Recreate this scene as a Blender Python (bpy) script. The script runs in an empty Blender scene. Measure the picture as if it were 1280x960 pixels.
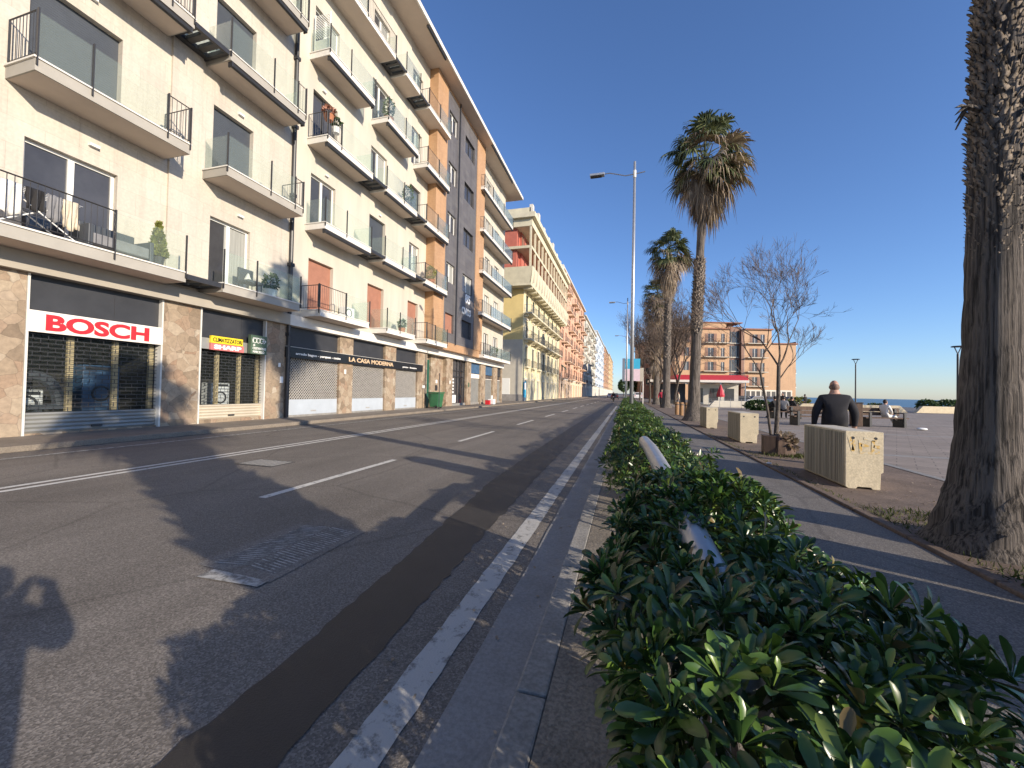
import bpy, bmesh, math, random
import numpy as np
from mathutils import Vector, Matrix
R = math.radians
random.seed(7); rng = np.random.default_rng(7)
scene = bpy.context.scene
COL = scene.collection
# ------------------------------------------------------------------ materials
def nodes_of(name):
    m = bpy.data.materials.new(name); m.use_nodes = True
    nt = m.node_tree; b = nt.nodes['Principled BSDF']
    return m, nt, b
def N(nt, t, **kw):
    n = nt.nodes.new(t)
    for k, v in kw.items():
        if k in n.inputs.keys(): n.inputs[k].default_value = v
        else: setattr(n, k, v)
    return n
def rgba(c): return (c[0], c[1], c[2], 1)
def ramp(nt, stops, interp='LINEAR'):
    r = nt.nodes.new('ShaderNodeValToRGB'); r.color_ramp.interpolation = interp
    el = r.color_ramp.elements
    while len(el) < len(stops): el.new(0.5)
    for e, (p, c) in zip(el, stops):
        e.position = p; e.color = rgba(c) if len(c) == 3 else c
    return r
def pos(nt, scale=(1, 1, 1), obj=False):
    mp = nt.nodes.new('ShaderNodeMapping'); mp.inputs['Scale'].default_value = scale
    if obj:
        t = nt.nodes.new('ShaderNodeTexCoord'); nt.links.new(t.outputs['Object'], mp.inputs['Vector'])
    else:
        g = nt.nodes.new('ShaderNodeNewGeometry'); nt.links.new(g.outputs['Position'], mp.inputs['Vector'])
    return mp.outputs['Vector']
def mixc(nt, f, a, b, mode='MIX'):
    m = nt.nodes.new('ShaderNodeMix'); m.data_type = 'RGBA'; m.blend_type = mode
    for s, v in ((0, f), (6, a), (7, b)):
        if hasattr(v, 'links') or isinstance(v, bpy.types.NodeSocket): nt.links.new(v, m.inputs[s])
        elif s == 0: m.inputs[0].default_value = v
        else: m.inputs[s].default_value = rgba(v)
    return m.outputs[2]
def bump(nt, b, h, strength=.3, dist=.01):
    n = N(nt, 'ShaderNodeBump', Strength=strength, Distance=dist)
    nt.links.new(h, n.inputs['Height']); nt.links.new(n.outputs['Normal'], b.inputs['Normal'])
def noise(nt, vec, scale, detail=4, rough=.6):
    n = N(nt, 'ShaderNodeTexNoise', Scale=scale, Detail=detail, Roughness=rough)
    nt.links.new(vec, n.inputs['Vector']); return n.outputs['Fac']
def scl(c, k): return tuple(min(1, x * k) for x in c)
MATS = {}
def mat(name, col, rough=.75, var=.22, scale=3, bmp=.0, bscale=60, metal=0, stretch=(1, 1, 1), fine=0, spec=.5):
    if name in MATS: return MATS[name]
    m, nt, b = nodes_of(name)
    v = pos(nt, stretch)
    f = noise(nt, v, scale, 6)
    r = ramp(nt, [(.28, scl(col, 1 - var)), (.72, scl(col, 1 + var))]); nt.links.new(f, r.inputs[0])
    out = r.outputs[0]
    if fine:
        f2 = noise(nt, v, bscale, 2)
        r2 = ramp(nt, [(.35, (1 - fine,) * 3), (.65, (1, 1, 1))]); nt.links.new(f2, r2.inputs[0])
        out = mixc(nt, 1.0, out, r2.outputs[0], 'MULTIPLY')
    nt.links.new(out, b.inputs['Base Color'])
    b.inputs['Roughness'].default_value = rough; b.inputs['Metallic'].default_value = metal
    b.inputs['Specular IOR Level'].default_value = spec
    if bmp: bump(nt, b, noise(nt, v, bscale, 4), bmp)
    MATS[name] = m; return m
def glass_mat(name, tint, refl=.12, alpha=.75):
    m, nt, b = nodes_of(name); nt.nodes.remove(b)
    o = nt.nodes['Material Output']
    tr = N(nt, 'ShaderNodeBsdfTransparent'); tr.inputs[0].default_value = rgba(tint)
    gl = N(nt, 'ShaderNodeBsdfGlossy', Roughness=.03); df = N(nt, 'ShaderNodeBsdfDiffuse'); df.inputs[0].default_value = rgba((.5, .56, .52))
    fr = N(nt, 'ShaderNodeLayerWeight', Blend=refl)
    m1 = nt.nodes.new('ShaderNodeMixShader'); m2 = nt.nodes.new('ShaderNodeMixShader')
    m1.inputs[0].default_value = 1 - alpha
    nt.links.new(tr.outputs[0], m1.inputs[1]); nt.links.new(df.outputs[0], m1.inputs[2])
    mm = N(nt, 'ShaderNodeMath', operation='MULTIPLY'); mm.inputs[1].default_value = .4; nt.links.new(fr.outputs['Fresnel'], mm.inputs[0]); nt.links.new(mm.outputs[0], m2.inputs[0]); nt.links.new(m1.outputs[0], m2.inputs[1]); nt.links.new(gl.outputs[0], m2.inputs[2])
    nt.links.new(m2.outputs[0], o.inputs['Surface']); MATS[name] = m; return m
def asphalt(name, c, patch=.18, speck=.45):
    m, nt, b = nodes_of(name); v = pos(nt)
    big = noise(nt, v, .35, 5); r = ramp(nt, [(.3, scl(c, 1 - patch)), (.7, scl(c, 1 + patch))]); nt.links.new(big, r.inputs[0])
    vo = N(nt, 'ShaderNodeTexVoronoi', Scale=118.0); nt.links.new(v, vo.inputs['Vector'])
    sp = nt.nodes.new('ShaderNodeSeparateColor'); nt.links.new(vo.outputs['Color'], sp.inputs[0])
    r2 = ramp(nt, [(0, (1 - speck,) * 3), (.55, (.95,) * 3), (1, (1 + speck * 1.3,) * 3)]); nt.links.new(sp.outputs[0], r2.inputs[0])
    o1 = mixc(nt, 1, r.outputs[0], r2.outputs[0], 'MULTIPLY')
    # long tyre-polished streaks along the street and a few dark repairs
    v2 = pos(nt, (1.6, .05, 1)); st = noise(nt, v2, 1.0, 3); r3 = ramp(nt, [(.35, (.84,) * 3), (.6, (1.06,) * 3)]); nt.links.new(st, r3.inputs[0])
    o2 = mixc(nt, 1, o1, r3.outputs[0], 'MULTIPLY')
    nw = noise(nt, v, 1.3, 3); 
    mw = nt.nodes.new('ShaderNodeMix'); mw.data_type = 'VECTOR'; mw.inputs[0].default_value = .12
    nt.links.new(v, mw.inputs[4]); nn = N(nt, 'ShaderNodeTexNoise', Scale=1.4); nt.links.new(v, nn.inputs['Vector']); nt.links.new(nn.outputs['Color'], mw.inputs[5])
    ck = N(nt, 'ShaderNodeTexVoronoi', Scale=.42, feature='DISTANCE_TO_EDGE'); nt.links.new(mw.outputs[1], ck.inputs['Vector'])
    r4 = ramp(nt, [(.0, (.45,) * 3), (.006, (.55,) * 3), (.012, (1,) * 3)]); nt.links.new(ck.outputs['Distance'], r4.inputs[0])
    o3 = mixc(nt, .4, o2, r4.outputs[0], 'MULTIPLY')
    nt.links.new(o3, b.inputs['Base Color']); b.inputs['Roughness'].default_value = .72; b.inputs['Specular IOR Level'].default_value = .35
    bump(nt, b, vo.outputs['Distance'], .35, .005); MATS[name] = m; return m
def worn_paint(name, under, c=(.62, .6, .55), wear=.5):
    m, nt, b = nodes_of(name); v = pos(nt)
    f = noise(nt, v, 9, 8, .75); r = ramp(nt, [(wear - .09, scl(c, .35)), (wear + .03, c)]); nt.links.new(f, r.inputs[0])
    nt.links.new(r.outputs[0], b.inputs['Base Color']); b.inputs['Roughness'].default_value = .7
    bump(nt, b, noise(nt, v, 120, 2), .3); MATS[name] = m; return m
def brickmat(name, c1, c2, mortar, w, h, plane='YZ', msize=.008, offset=.5, rough=.7, bmp=.25, rot=0, stain=.25):
    m, nt, b = nodes_of(name)
    g = nt.nodes.new('ShaderNodeNewGeometry'); s = nt.nodes.new('ShaderNodeSeparateXYZ'); nt.links.new(g.outputs['Position'], s.inputs[0])
    cmb = nt.nodes.new('ShaderNodeCombineXYZ')
    if plane == 'YZ':   # facades: run along y plus x so that both wall directions get courses
        ad = N(nt, 'ShaderNodeMath', operation='ADD'); nt.links.new(s.outputs['X'], ad.inputs[0]); nt.links.new(s.outputs['Y'], ad.inputs[1])
        nt.links.new(ad.outputs[0], cmb.inputs[0]); nt.links.new(s.outputs['Z'], cmb.inputs[1])
    else:
        nt.links.new(s.outputs['X'], cmb.inputs[0]); nt.links.new(s.outputs['Y'], cmb.inputs[1])
    mp = nt.nodes.new('ShaderNodeMapping'); mp.inputs['Rotation'].default_value = (0, 0, rot); nt.links.new(cmb.outputs[0], mp.inputs['Vector'])
    br = N(nt, 'ShaderNodeTexBrick', Scale=1.0, Color1=rgba(c1), Color2=rgba(c2), Mortar=rgba(mortar)); br.offset = offset
    br.inputs['Mortar Size'].default_value = msize; br.inputs['Brick Width'].default_value = w; br.inputs['Row Height'].default_value = h
    br.inputs['Mortar Smooth'].default_value = .2
    nt.links.new(mp.outputs[0], br.inputs['Vector'])
    v = pos(nt, (1, 1, .45)); f = noise(nt, v, .9, 7, .65); r = ramp(nt, [(.3, (1 - stain,) * 3), (.65, (1.05,) * 3)]); nt.links.new(f, r.inputs[0])
    fs = noise(nt, pos(nt, (5, 5, .16)), 1.0, 5, .7); rs = ramp(nt, [(.36, (1 - stain * .75,) * 3), (.5, (1.0,) * 3)]); nt.links.new(fs, rs.inputs[0]); 
    f2 = noise(nt, pos(nt), 14, 5); r2 = ramp(nt, [(.3, (.9,) * 3), (.7, (1.05,) * 3)]); nt.links.new(f2, r2.inputs[0])
    o = mixc(nt, 1, mixc(nt, 1, br.outputs['Color'], r.outputs[0], 'MULTIPLY'), r2.outputs[0], 'MULTIPLY')
    if plane == 'YZ': o = mixc(nt, 1, o, rs.outputs[0], 'MULTIPLY')
    nt.links.new(o, b.inputs['Base Color']); b.inputs['Roughness'].default_value = rough
    iv = N(nt, 'ShaderNodeMath', operation='SUBTRACT'); iv.inputs[0].default_value = 1; nt.links.new(br.outputs['Fac'], iv.inputs[1])
    bump(nt, b, iv.outputs[0], bmp, .008); MATS[name] = m; return m
def crazy_stone(name):
    m, nt, b = nodes_of(name); v = pos(nt, (1, 1, 1))
    mw = nt.nodes.new('ShaderNodeMix'); mw.data_type = 'VECTOR'; mw.inputs[0].default_value = .1
    nn = N(nt, 'ShaderNodeTexNoise', Scale=3.5, Detail=3.0); nt.links.new(v, nn.inputs['Vector']); nt.links.new(v, mw.inputs[4]); nt.links.new(nn.outputs['Color'], mw.inputs[5])
    a = N(nt, 'ShaderNodeTexVoronoi', Scale=3.6); e = N(nt, 'ShaderNodeTexVoronoi', Scale=3.6, feature='DISTANCE_TO_EDGE')
    for q in (a, e): nt.links.new(mw.outputs[1], q.inputs['Vector'])
    sp = nt.nodes.new('ShaderNodeSeparateColor'); nt.links.new(a.outputs['Color'], sp.inputs[0])
    r = ramp(nt, [(0, (.21, .155, .105)), (.3, (.33, .25, .17)), (.6, (.40, .32, .23)), (.85, (.30, .20, .13)), (1, (.44, .37, .28))]); nt.links.new(sp.outputs[0], r.inputs[0])
    f = noise(nt, v, 9, 8, .7); r1 = ramp(nt, [(.3, (.72,) * 3), (.7, (1.12,) * 3)]); nt.links.new(f, r1.inputs[0])
    o = mixc(nt, 1, r.outputs[0], r1.outputs[0], 'MULTIPLY')
    r2 = ramp(nt, [(0, (.72,) * 3), (.035, (1,) * 3)]); nt.links.new(e.outputs['Distance'], r2.inputs[0])
    o = mixc(nt, 1, o, r2.outputs[0], 'MULTIPLY')
    nt.links.new(o, b.inputs['Base Color']); b.inputs['Roughness'].default_value = .7
    bump(nt, b, r2.outputs[0], .35, .01); MATS[name] = m; return m
def leaf_mat(name, stops, rough=.35, trans=.12, spec=.5, back=None):
    m, nt, b = nodes_of(name)
    g = nt.nodes.new('ShaderNodeNewGeometry')
    r = ramp(nt, stops); nt.links.new(g.outputs['Random Per Island'], r.inputs[0])
    nt.links.new(r.outputs[0], b.inputs['Base Color']); b.inputs['Roughness'].default_value = rough; b.inputs['Specular IOR Level'].default_value = spec
    t = N(nt, 'ShaderNodeBsdfTranslucent'); nt.links.new(mixc(nt, 1, r.outputs[0], (1.0, 1.0, .55), 'MULTIPLY'), t.inputs[0])
    mx = nt.nodes.new('ShaderNodeMixShader'); mx.inputs[0].default_value = trans
    nt.links.new(b.outputs[0], mx.inputs[1]); nt.links.new(t.outputs[0], mx.inputs[2])
    nt.links.new(mx.outputs[0], nt.nodes['Material Output'].inputs['Surface']); MATS[name] = m; return m
def bark(name, c1, c2, stretch=(9, 9, 1.1), scale=1.0, bmp=.8, dist=.03, zgrad=None):
    m, nt, b = nodes_of(name); v = pos(nt, stretch)
    f = noise(nt, v, scale * 1.6, 7, .65); r = ramp(nt, [(.4, c1), (.56, c2)]); nt.links.new(f, r.inputs[0])
    f2 = noise(nt, pos(nt), 1.2, 4); r2 = ramp(nt, [(.3, (.75,) * 3), (.7, (1.15,) * 3)]); nt.links.new(f2, r2.inputs[0])
    nt.links.new(mixc(nt, 1, r.outputs[0], r2.outputs[0], 'MULTIPLY'), b.inputs['Base Color']); b.inputs['Roughness'].default_value = .9
    bump(nt, b, f, bmp, dist); MATS[name] = m; return m

asphalt('asphalt', (.168, .149, .128), .2, .38); asphalt('asphalt_path', (.18, .165, .148), .12, .35)
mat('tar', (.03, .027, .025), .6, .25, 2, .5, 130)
worn_paint('paint', None, (.6, .58, .53), .44); worn_paint('paint_worn', None, (.44, .43, .4), .52); worn_paint('paint_edge', None, (.45, .44, .41), .45)
mat('gutter', (.27, .265, .255), .7, .22, 1.6, .3, 60, fine=.25); mat('kerb', (.30, .285, .26), .8, .2, 5, .4, 50, fine=.3)
mat('strip', (.26, .225, .18), .85, .25, 4, .8, 55, fine=.45); mat('sidewalk', (.24, .2, .155), .8, .2, 2, .4, 40, fine=.3)
mat('soil', (.18, .13, .098), .95, .35, 1.4, .5, 45, fine=.35); mat('dirt', (.11, .075, .05), .95, .4, 6, 1, 30, fine=.4)
brickmat('plaza', (.27, .225, .19), (.31, .26, .22), (.18, .15, .13), .6, .3, 'XY', .012, .5, .95, .3, R(28), .3)
mat('beach', (.36, .31, .23), .9, .2, .6)
brickmat('wall_cream', (.53, .475, .395), (.57, .515, .432), (.455, .405, .33), 1.25, .62, 'YZ', .006, .5, .65, .12, 0, .13)
mat('wall_cream_plain', (.525, .48, .40), .75, .11, .8, stretch=(2, 2, .3))
mat('plaster_grey', (.36, .325, .27), .8, .1, 1); mat('fascia_grey', (.37, .345, .30), .75, .08, 2); mat('fascia_white', (.70, .67, .61), .7, .08, 2)
mat('soffit', (.58, .49, .41), .85, .06, 1.5)
brickmat('tile_orange', (.45, .255, .13), (.50, .30, .16), (.41, .265, .155), .24, .07, 'YZ', .006, .5, .6, .2, 0, .12)
brickmat('clad_grey', (.125, .115, .115), (.155, .145, .14), (.085, .08, .08), .8, .4, 'YZ', .008, .5, .55, .2, 0, .25)
crazy_stone('crazy_stone')
mat('metal_dark', (.032, .032, .035), .45, .2, 8, spec=.5); mat('anthracite', (.035, .036, .04), .5, .2, 2); mat('metal_grey', (.42, .42, .42), .35, .12, 6, metal=.8)
mat('galv', (.45, .46, .47), .4, .12, 9, metal=.6); mat('alu', (.62, .6, .55), .45, .1, 3)
mat('frame_white', (.78, .77, .72), .5, .04, 3); mat('blind_blue', (.058, .066, .078), .55, .12, 2); mat('terracotta', (.34, .155, .10), .7, .12, 3)
mat('pane', (.06, .06, .064), .08, .4, .6, spec=.6); mat('curtain', (.30, .30, .27), .8, .18, 3, stretch=(1, 9, .3))
glass_mat('glass', (.95, .985, .965), .12, .93); glass_mat('glass_blue', (.80, .87, .91), .14, .88); glass_mat('shop_glass', (.8, .84, .86), .25, .97)
mat('sign_white', (.78, .73, .66), .4, .05, 2); mat('sign_red', (.55, .022, .03), .4, .08, 3); mat('sign_yellow', (.83, .62, .02), .4, .05, 3); mat('sign_pink', (.55, .16, .15), .4, .05, 3)
mat('sign_green', (.075, .12, .075), .45, .1, 3); mat('sign_black', (.014, .014, .015), .35, .2, 3); mat('gold_text', (.62, .45, .28), .4, .05, 3); mat('white_text', (.85, .84, .8), .5, .03, 3)
mat('shutter_slat', (.30, .30, .28), .45, .12, 2, metal=.3); mat('shutter_slat_pale', (.5, .44, .34), .5, .1, 2); mat('lattice', (.40, .38, .35), .5, .1, 3, metal=.2); mat('lattice_base', (.42, .46, .5), .45, .08, 2)
mat('interior', (.03, .028, .026), .8, .3, 2); mat('wood_tan', (.52, .40, .22), .6, .15, 3); mat('goods_blue', (.05, .11, .2), .5, .3, 3); mat('goods_white', (.7, .7, .68), .5, .1, 3); mat('goods_red', (.42, .05, .04), .5, .2, 3)
mat('door_green', (.015, .085, .055), .45, .15, 3); mat('bin_green', (.03, .13, .055), .45, .15, 4)
mat('concrete_block', (.62, .525, .36), .85, .14, 5, .4, 40, fine=.18)
m, nt, b = nodes_of('orange_paint'); r = ramp(nt, [(.44, (.6, .52, .37)), (.56, (.60, .38, .10))]); nt.links.new(noise(nt, pos(nt), 16, 6, .7), r.inputs[0]); nt.links.new(r.outputs[0], b.inputs['Base Color']); b.inputs['Roughness'].default_value = .8; MATS['orange_paint'] = m
mat('head_shade', (.16, .10, .075), .7, .2, 20)
mat('rib_stained', (.40, .35, .26), .9, .5, 1.1, .4, 40, stretch=(22, 22, .5))
mat('wood_old', (.10, .062, .042), .8, .35, 3, .5, 30, stretch=(4, 4, 1)); mat('wood_bollard', (.30, .17, .08), .75, .25, 6, .3, 40)
bark('bark_palm', (.032, .026, .022), (.175, .148, .125), (24, 24, .7), 1.0, 1, .05); bark('bark_boot', (.085, .068, .054), (.26, .215, .175), (4, 4, 3), 2, .7, .03)
bark('bark_tree', (.05, .04, .034), (.13, .105, .085), (6, 6, 2), 3, .5, .01); bark('twig', (.075, .055, .045), (.16, .12, .095), (3, 3, 3), 2, 0, .01)
leaf_mat('hedge_leaf', [(0, (.018, .042, .014)), (.4, (.036, .082, .021)), (.75, (.068, .135, .028)), (.95, (.16, .24, .04)), (.97, (.17, .12, .05)), (1, (.12, .09, .05))], .31, .12, .5)
leaf_mat('hedge_leaf_pale', [(0, (.04, .07, .018)), (.5, (.07, .12, .026)), (1, (.15, .20, .045))], .35, .18, .45)
leaf_mat('frond', [(0, (.04, .058, .026)), (.6, (.085, .11, .045)), (1, (.18, .19, .085))], .45, .12)
leaf_mat('frond_dead', [(0, (.16, .12, .09)), (.5, (.30, .235, .175)), (1, (.45, .37, .28))], .8, .1, .2)
leaf_mat('grass', [(0, (.05, .06, .02)), (.6, (.07, .10, .025)), (1, (.17, .15, .07))], .7, .15, .2)
leaf_mat('plant_leaf', [(0, (.02, .05, .015)), (1, (.07, .12, .03))], .5, .12); leaf_mat('conifer', [(0, (.12, .14, .03)), (1, (.3, .3, .08))], .6, .15)
mat('skin', (.42, .24, .17), .55, .1, 8); mat('cloth_navy', (.011, .011, .016), .85, .25, 5, .2, 60); mat('cloth_black', (.016, .015, .016), .85, .25, 5); mat('cloth_white', (.7, .67, .62), .85, .08, 5)
mat('cloth_red', (.42, .02, .05), .8, .15, 5); mat('cloth_grey', (.2, .2, .21), .85, .15, 5); mat('hair_dark', (.02, .015, .012), .6, .2, 20); mat('cloth_blue', (.07, .12, .24), .85, .15, 5); mat('cloth_cream', (.6, .52, .4), .85, .1, 5)
mat('rubber', (.015, .015, .016), .7, .2, 8); mat('phone', (.02, .02, .022), .3, .1, 5)
mat('terracotta_pot', (.38, .15, .07), .8, .15, 6); mat('plastic_white', (.75, .75, .73), .5, .05, 4)

# ------------------------------------------------------------------ mesh builder
def world_loc(o):
    l = Vector((0, 0, 0))
    while o is not None: l = l + o.location; o = o.parent
    return l
def tag(o, label=None, cat=None, group=None, kind=None):
    if label: o['label'] = label
    if cat: o['category'] = cat
    if group: o['group'] = group
    if kind: o['kind'] = kind
    return o
def thing(name, label, cat, loc=(0, 0, 0), group=None):
    o = bpy.data.objects.new(name, None); COL.objects.link(o); o.location = loc; o.empty_display_size = .2
    return tag(o, label, cat, group)
class MB:
    def __init__(s): s.v = []; s.f = []; s.m = []
    def add(s, vs, fs, m=0):
        o = len(s.v); s.v += [tuple(p) for p in vs]; s.f += [tuple(i + o for i in f) for f in fs]; s.m += [m] * len(fs); return s
    def box(s, x0, x1, y0, y1, z0, z1, m=0):
        if x0 > x1: x0, x1 = x1, x0
        if y0 > y1: y0, y1 = y1, y0
        if z0 > z1: z0, z1 = z1, z0
        vs = [(x0, y0, z0), (x1, y0, z0), (x1, y1, z0), (x0, y1, z0), (x0, y0, z1), (x1, y0, z1), (x1, y1, z1), (x0, y1, z1)]
        return s.add(vs, [(3, 2, 1, 0), (4, 5, 6, 7), (0, 1, 5, 4), (1, 2, 6, 5), (2, 3, 7, 6), (3, 0, 4, 7)], m)
    def obox(s, c, size, rz=0, m=0, rx=0, ry=0):
        M = Matrix.Translation(c) @ Matrix.Rotation(rz, 4, 'Z') @ Matrix.Rotation(ry, 4, 'Y') @ Matrix.Rotation(rx, 4, 'X')
        a, b, d = [q / 2 for q in size]
        vs = [M @ Vector(p) for p in ((-a, -b, -d), (a, -b, -d), (a, b, -d), (-a, b, -d), (-a, -b, d), (a, -b, d), (a, b, d), (-a, b, d))]
        return s.add(vs, [(3, 2, 1, 0), (4, 5, 6, 7), (0, 1, 5, 4), (1, 2, 6, 5), (2, 3, 7, 6), (3, 0, 4, 7)], m)
    def quad(s, a, b, c, d, m=0): return s.add([a, b, c, d], [(0, 1, 2, 3)], m)
    def poly(s, pts, m=0): return s.add(pts, [tuple(range(len(pts)))], m)
    def prism(s, pts, z0, z1, m=0):
        n = len(pts); vs = [(p[0], p[1], z0) for p in pts] + [(p[0], p[1], z1) for p in pts]
        return s.add(vs, [tuple(range(n))[::-1], tuple(range(n, 2 * n))] + [(i, (i + 1) % n, n + (i + 1) % n, n + i) for i in range(n)], m)
    def extrude(s, pts, d, m=0):   # closed 3-D outline swept by vector d
        n = len(pts); d = Vector(d); vs = [Vector(p) for p in pts] + [Vector(p) + d for p in pts]
        return s.add(vs, [tuple(range(n))[::-1], tuple(range(n, 2 * n))] + [(i, (i + 1) % n, n + (i + 1) % n, n + i) for i in range(n)], m)
    def tube(s, pts, rad, n=8, m=0, caps=True):
        pts = [Vector(p) for p in pts]; rad = rad if isinstance(rad, (list, tuple)) else [rad] * len(pts)
        vs = []; fs = []; up = None
        for i, p in enumerate(pts):
            t = (pts[min(i + 1, len(pts) - 1)] - pts[max(i - 1, 0)]).normalized()
            if up is None: up = Vector((0, 0, 1)) if abs(t.z) < .9 else Vector((1, 0, 0))
            a = t.cross(up)
            if a.length < 1e-5: a = t.orthogonal()
            a.normalize(); b = a.cross(t); up = b
            for k in range(n):
                q = 2 * math.pi * k / n; vs.append(p + (a * math.cos(q) + b * math.sin(q)) * rad[i])
        for i in range(len(pts) - 1):
            for k in range(n):
                k2 = (k + 1) % n; fs.append((i * n + k, i * n + k2, (i + 1) * n + k2, (i + 1) * n + k))
        if caps: fs += [tuple(range(n))[::-1], tuple(range((len(pts) - 1) * n, len(pts) * n))]
        return s.add(vs, fs, m)
    def lathe(s, prof, c=(0, 0, 0), n=16, m=0, jit=0):
        vs = []; fs = []
        for (r, z) in prof:
            for k in range(n):
                q = 2 * math.pi * k / n; rr = r * (1 + random.uniform(-jit, jit)); vs.append((c[0] + rr * math.cos(q), c[1] + rr * math.sin(q), c[2] + z))
        for i in range(len(prof) - 1):
            for k in range(n): k2 = (k + 1) % n; fs.append((i * n + k, i * n + k2, (i + 1) * n + k2, (i + 1) * n + k))
        fs += [tuple(range(n))[::-1], tuple(range((len(prof) - 1) * n, len(prof) * n))]
        return s.add(vs, fs, m)
    def ell(s, c, r, n=10, m=0, rot=None):
        vs = []; fs = []; k = n; h = n // 2
        for i in range(1, h):
            a = math.pi * i / h
            for j in range(k):
                b = 2 * math.pi * j / k; p = Vector((r[0] * math.sin(a) * math.cos(b), r[1] * math.sin(a) * math.sin(b), r[2] * math.cos(a)))
                vs.append(Vector(c) + (rot @ p if rot else p))
        q = Vector((0, 0, r[2])); vs += [Vector(c) + (rot @ q if rot else q), Vector(c) - (rot @ q if rot else q)]
        t = len(vs) - 2
        for i in range(h - 2):
            for j in range(k): j2 = (j + 1) % k; fs.append((i * k + j, (i + 1) * k + j, (i + 1) * k + j2, i * k + j2))
        for j in range(k): j2 = (j + 1) % k; fs += [(t, j, j2), (t + 1, (h - 2) * k + j2, (h - 2) * k + j)]
        return s.add(vs, fs, m)
    def build(s, name, mats, parent=None, smooth=False, bevel=0, label=None):
        me = bpy.data.meshes.new(name)
        off = world_loc(parent) if parent else Vector((0, 0, 0))
        me.from_pydata([(p[0] - off.x, p[1] - off.y, p[2] - off.z) for p in s.v], [], s.f)
        if isinstance(mats, str): mats = [mats]
        for q in mats: me.materials.append(MATS[q])
        if len(mats) > 1: me.polygons.foreach_set('material_index', s.m)
        if smooth: me.polygons.foreach_set('use_smooth', [True] * len(me.polygons))
        me.update()
        o = bpy.data.objects.new(name, me); COL.objects.link(o)
        if parent: o.parent = parent
        if bevel:
            b = o.modifiers.new('edge', 'BEVEL'); b.width = bevel; b.segments = 2; b.limit_method = 'ANGLE'
        if label: o['label'] = label
        return o
def struct(name, mb, mats, **kw): return tag(mb.build(name, mats, **kw), kind='structure')
def scatter(name, tv, tf, Ms, mats, parent=None, midx=None, smooth=True, droop=None):
    """one mesh made of many copies of a small template (leaves of one plant)"""
    tv = np.asarray(tv, float); Ms = np.asarray(Ms, float); n = len(Ms); k = len(tv)
    P = np.einsum('nij,kj->nki', Ms[:, :3, :3], tv) + Ms[:, None, :3, 3]
    if droop is not None: P[:, :, 2] -= np.asarray(droop[1])[:, None] * np.asarray(droop[0])[None, :]
    if parent: P = P - np.array(world_loc(parent))
    P = P.reshape(-1, 3)
    sizes = np.array([len(f) for f in tf]); flat = np.concatenate([np.array(f) for f in tf])
    loops = (flat[None, :] + (np.arange(n) * k)[:, None]).reshape(-1)
    tot = np.tile(sizes, n); start = np.concatenate([[0], np.cumsum(tot)[:-1]])
    me = bpy.data.meshes.new(name); me.vertices.add(len(P)); me.vertices.foreach_set('co', P.reshape(-1).astype(np.float32))
    me.loops.add(len(loops)); me.loops.foreach_set('vertex_index', loops.astype(np.int32))
    me.polygons.add(len(tot)); me.polygons.foreach_set('loop_start', start.astype(np.int32)); me.polygons.foreach_set('loop_total', tot.astype(np.int32))
    if isinstance(mats, str): mats = [mats]
    for q in mats: me.materials.append(MATS[q])
    if midx is not None: me.polygons.foreach_set('material_index', np.repeat(midx, len(tf)).astype(np.int32))
    if smooth: me.polygons.foreach_set('use_smooth', np.ones(len(tot), bool))
    me.update(calc_edges=True); me.validate()
    o = bpy.data.objects.new(name, me); COL.objects.link(o)
    if parent: o.parent = parent
    return o
def frame_M(p, d, up, s=1.0, roll=0):
    """matrix with local +Y along d, local +Z near up"""
    d = Vector(d).normalized(); x = d.cross(Vector(up))
    if x.length < 1e-4: x = d.orthogonal()
    x.normalize(); z = x.cross(d)
    M = Matrix((x, d, z)).transposed().to_4x4()
    if roll: M = M @ Matrix.Rotation(roll, 4, 'Y')
    M = Matrix.Translation(p) @ M @ Matrix.Scale(s, 4); return np.array(M)
def copy_tree(o, parent=None):
    c = o.copy(); COL.objects.link(c)
    if parent: c.parent = parent
    for ch in list(o.children): copy_tree(ch, c)
    return c
def text(name, body, size, mat_, loc, parent=None, sx=1.0, bold=0.0, depth=.012, rot=(R(90), 0, R(90)), align='CENTER'):
    cu = bpy.data.curves.new(name, 'FONT'); cu.body = body; cu.size = size; cu.align_x = align; cu.align_y = 'CENTER'
    cu.extrude = depth; cu.offset = bold; cu.resolution_u = 4
    o = bpy.data.objects.new(name, cu); COL.objects.link(o); bpy.context.view_layer.update()
    me = bpy.data.meshes.new_from_object(o.evaluated_get(bpy.context.evaluated_depsgraph_get()))
    bpy.data.objects.remove(o); me.name = name; me.materials.clear(); me.materials.append(MATS[mat_])
    ob = bpy.data.objects.new(name, me); COL.objects.link(ob)
    M = Matrix.Rotation(rot[2], 4, 'Z') @ Matrix.Rotation(rot[1], 4, 'Y') @ Matrix.Rotation(rot[0], 4, 'X') @ Matrix.Diagonal((sx, 1, 1, 1))
    me.transform(M)
    off = world_loc(parent) if parent else Vector((0, 0, 0))
    me.transform(Matrix.Translation(Vector(loc) - off))
    if parent: ob.parent = parent
    return ob
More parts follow.
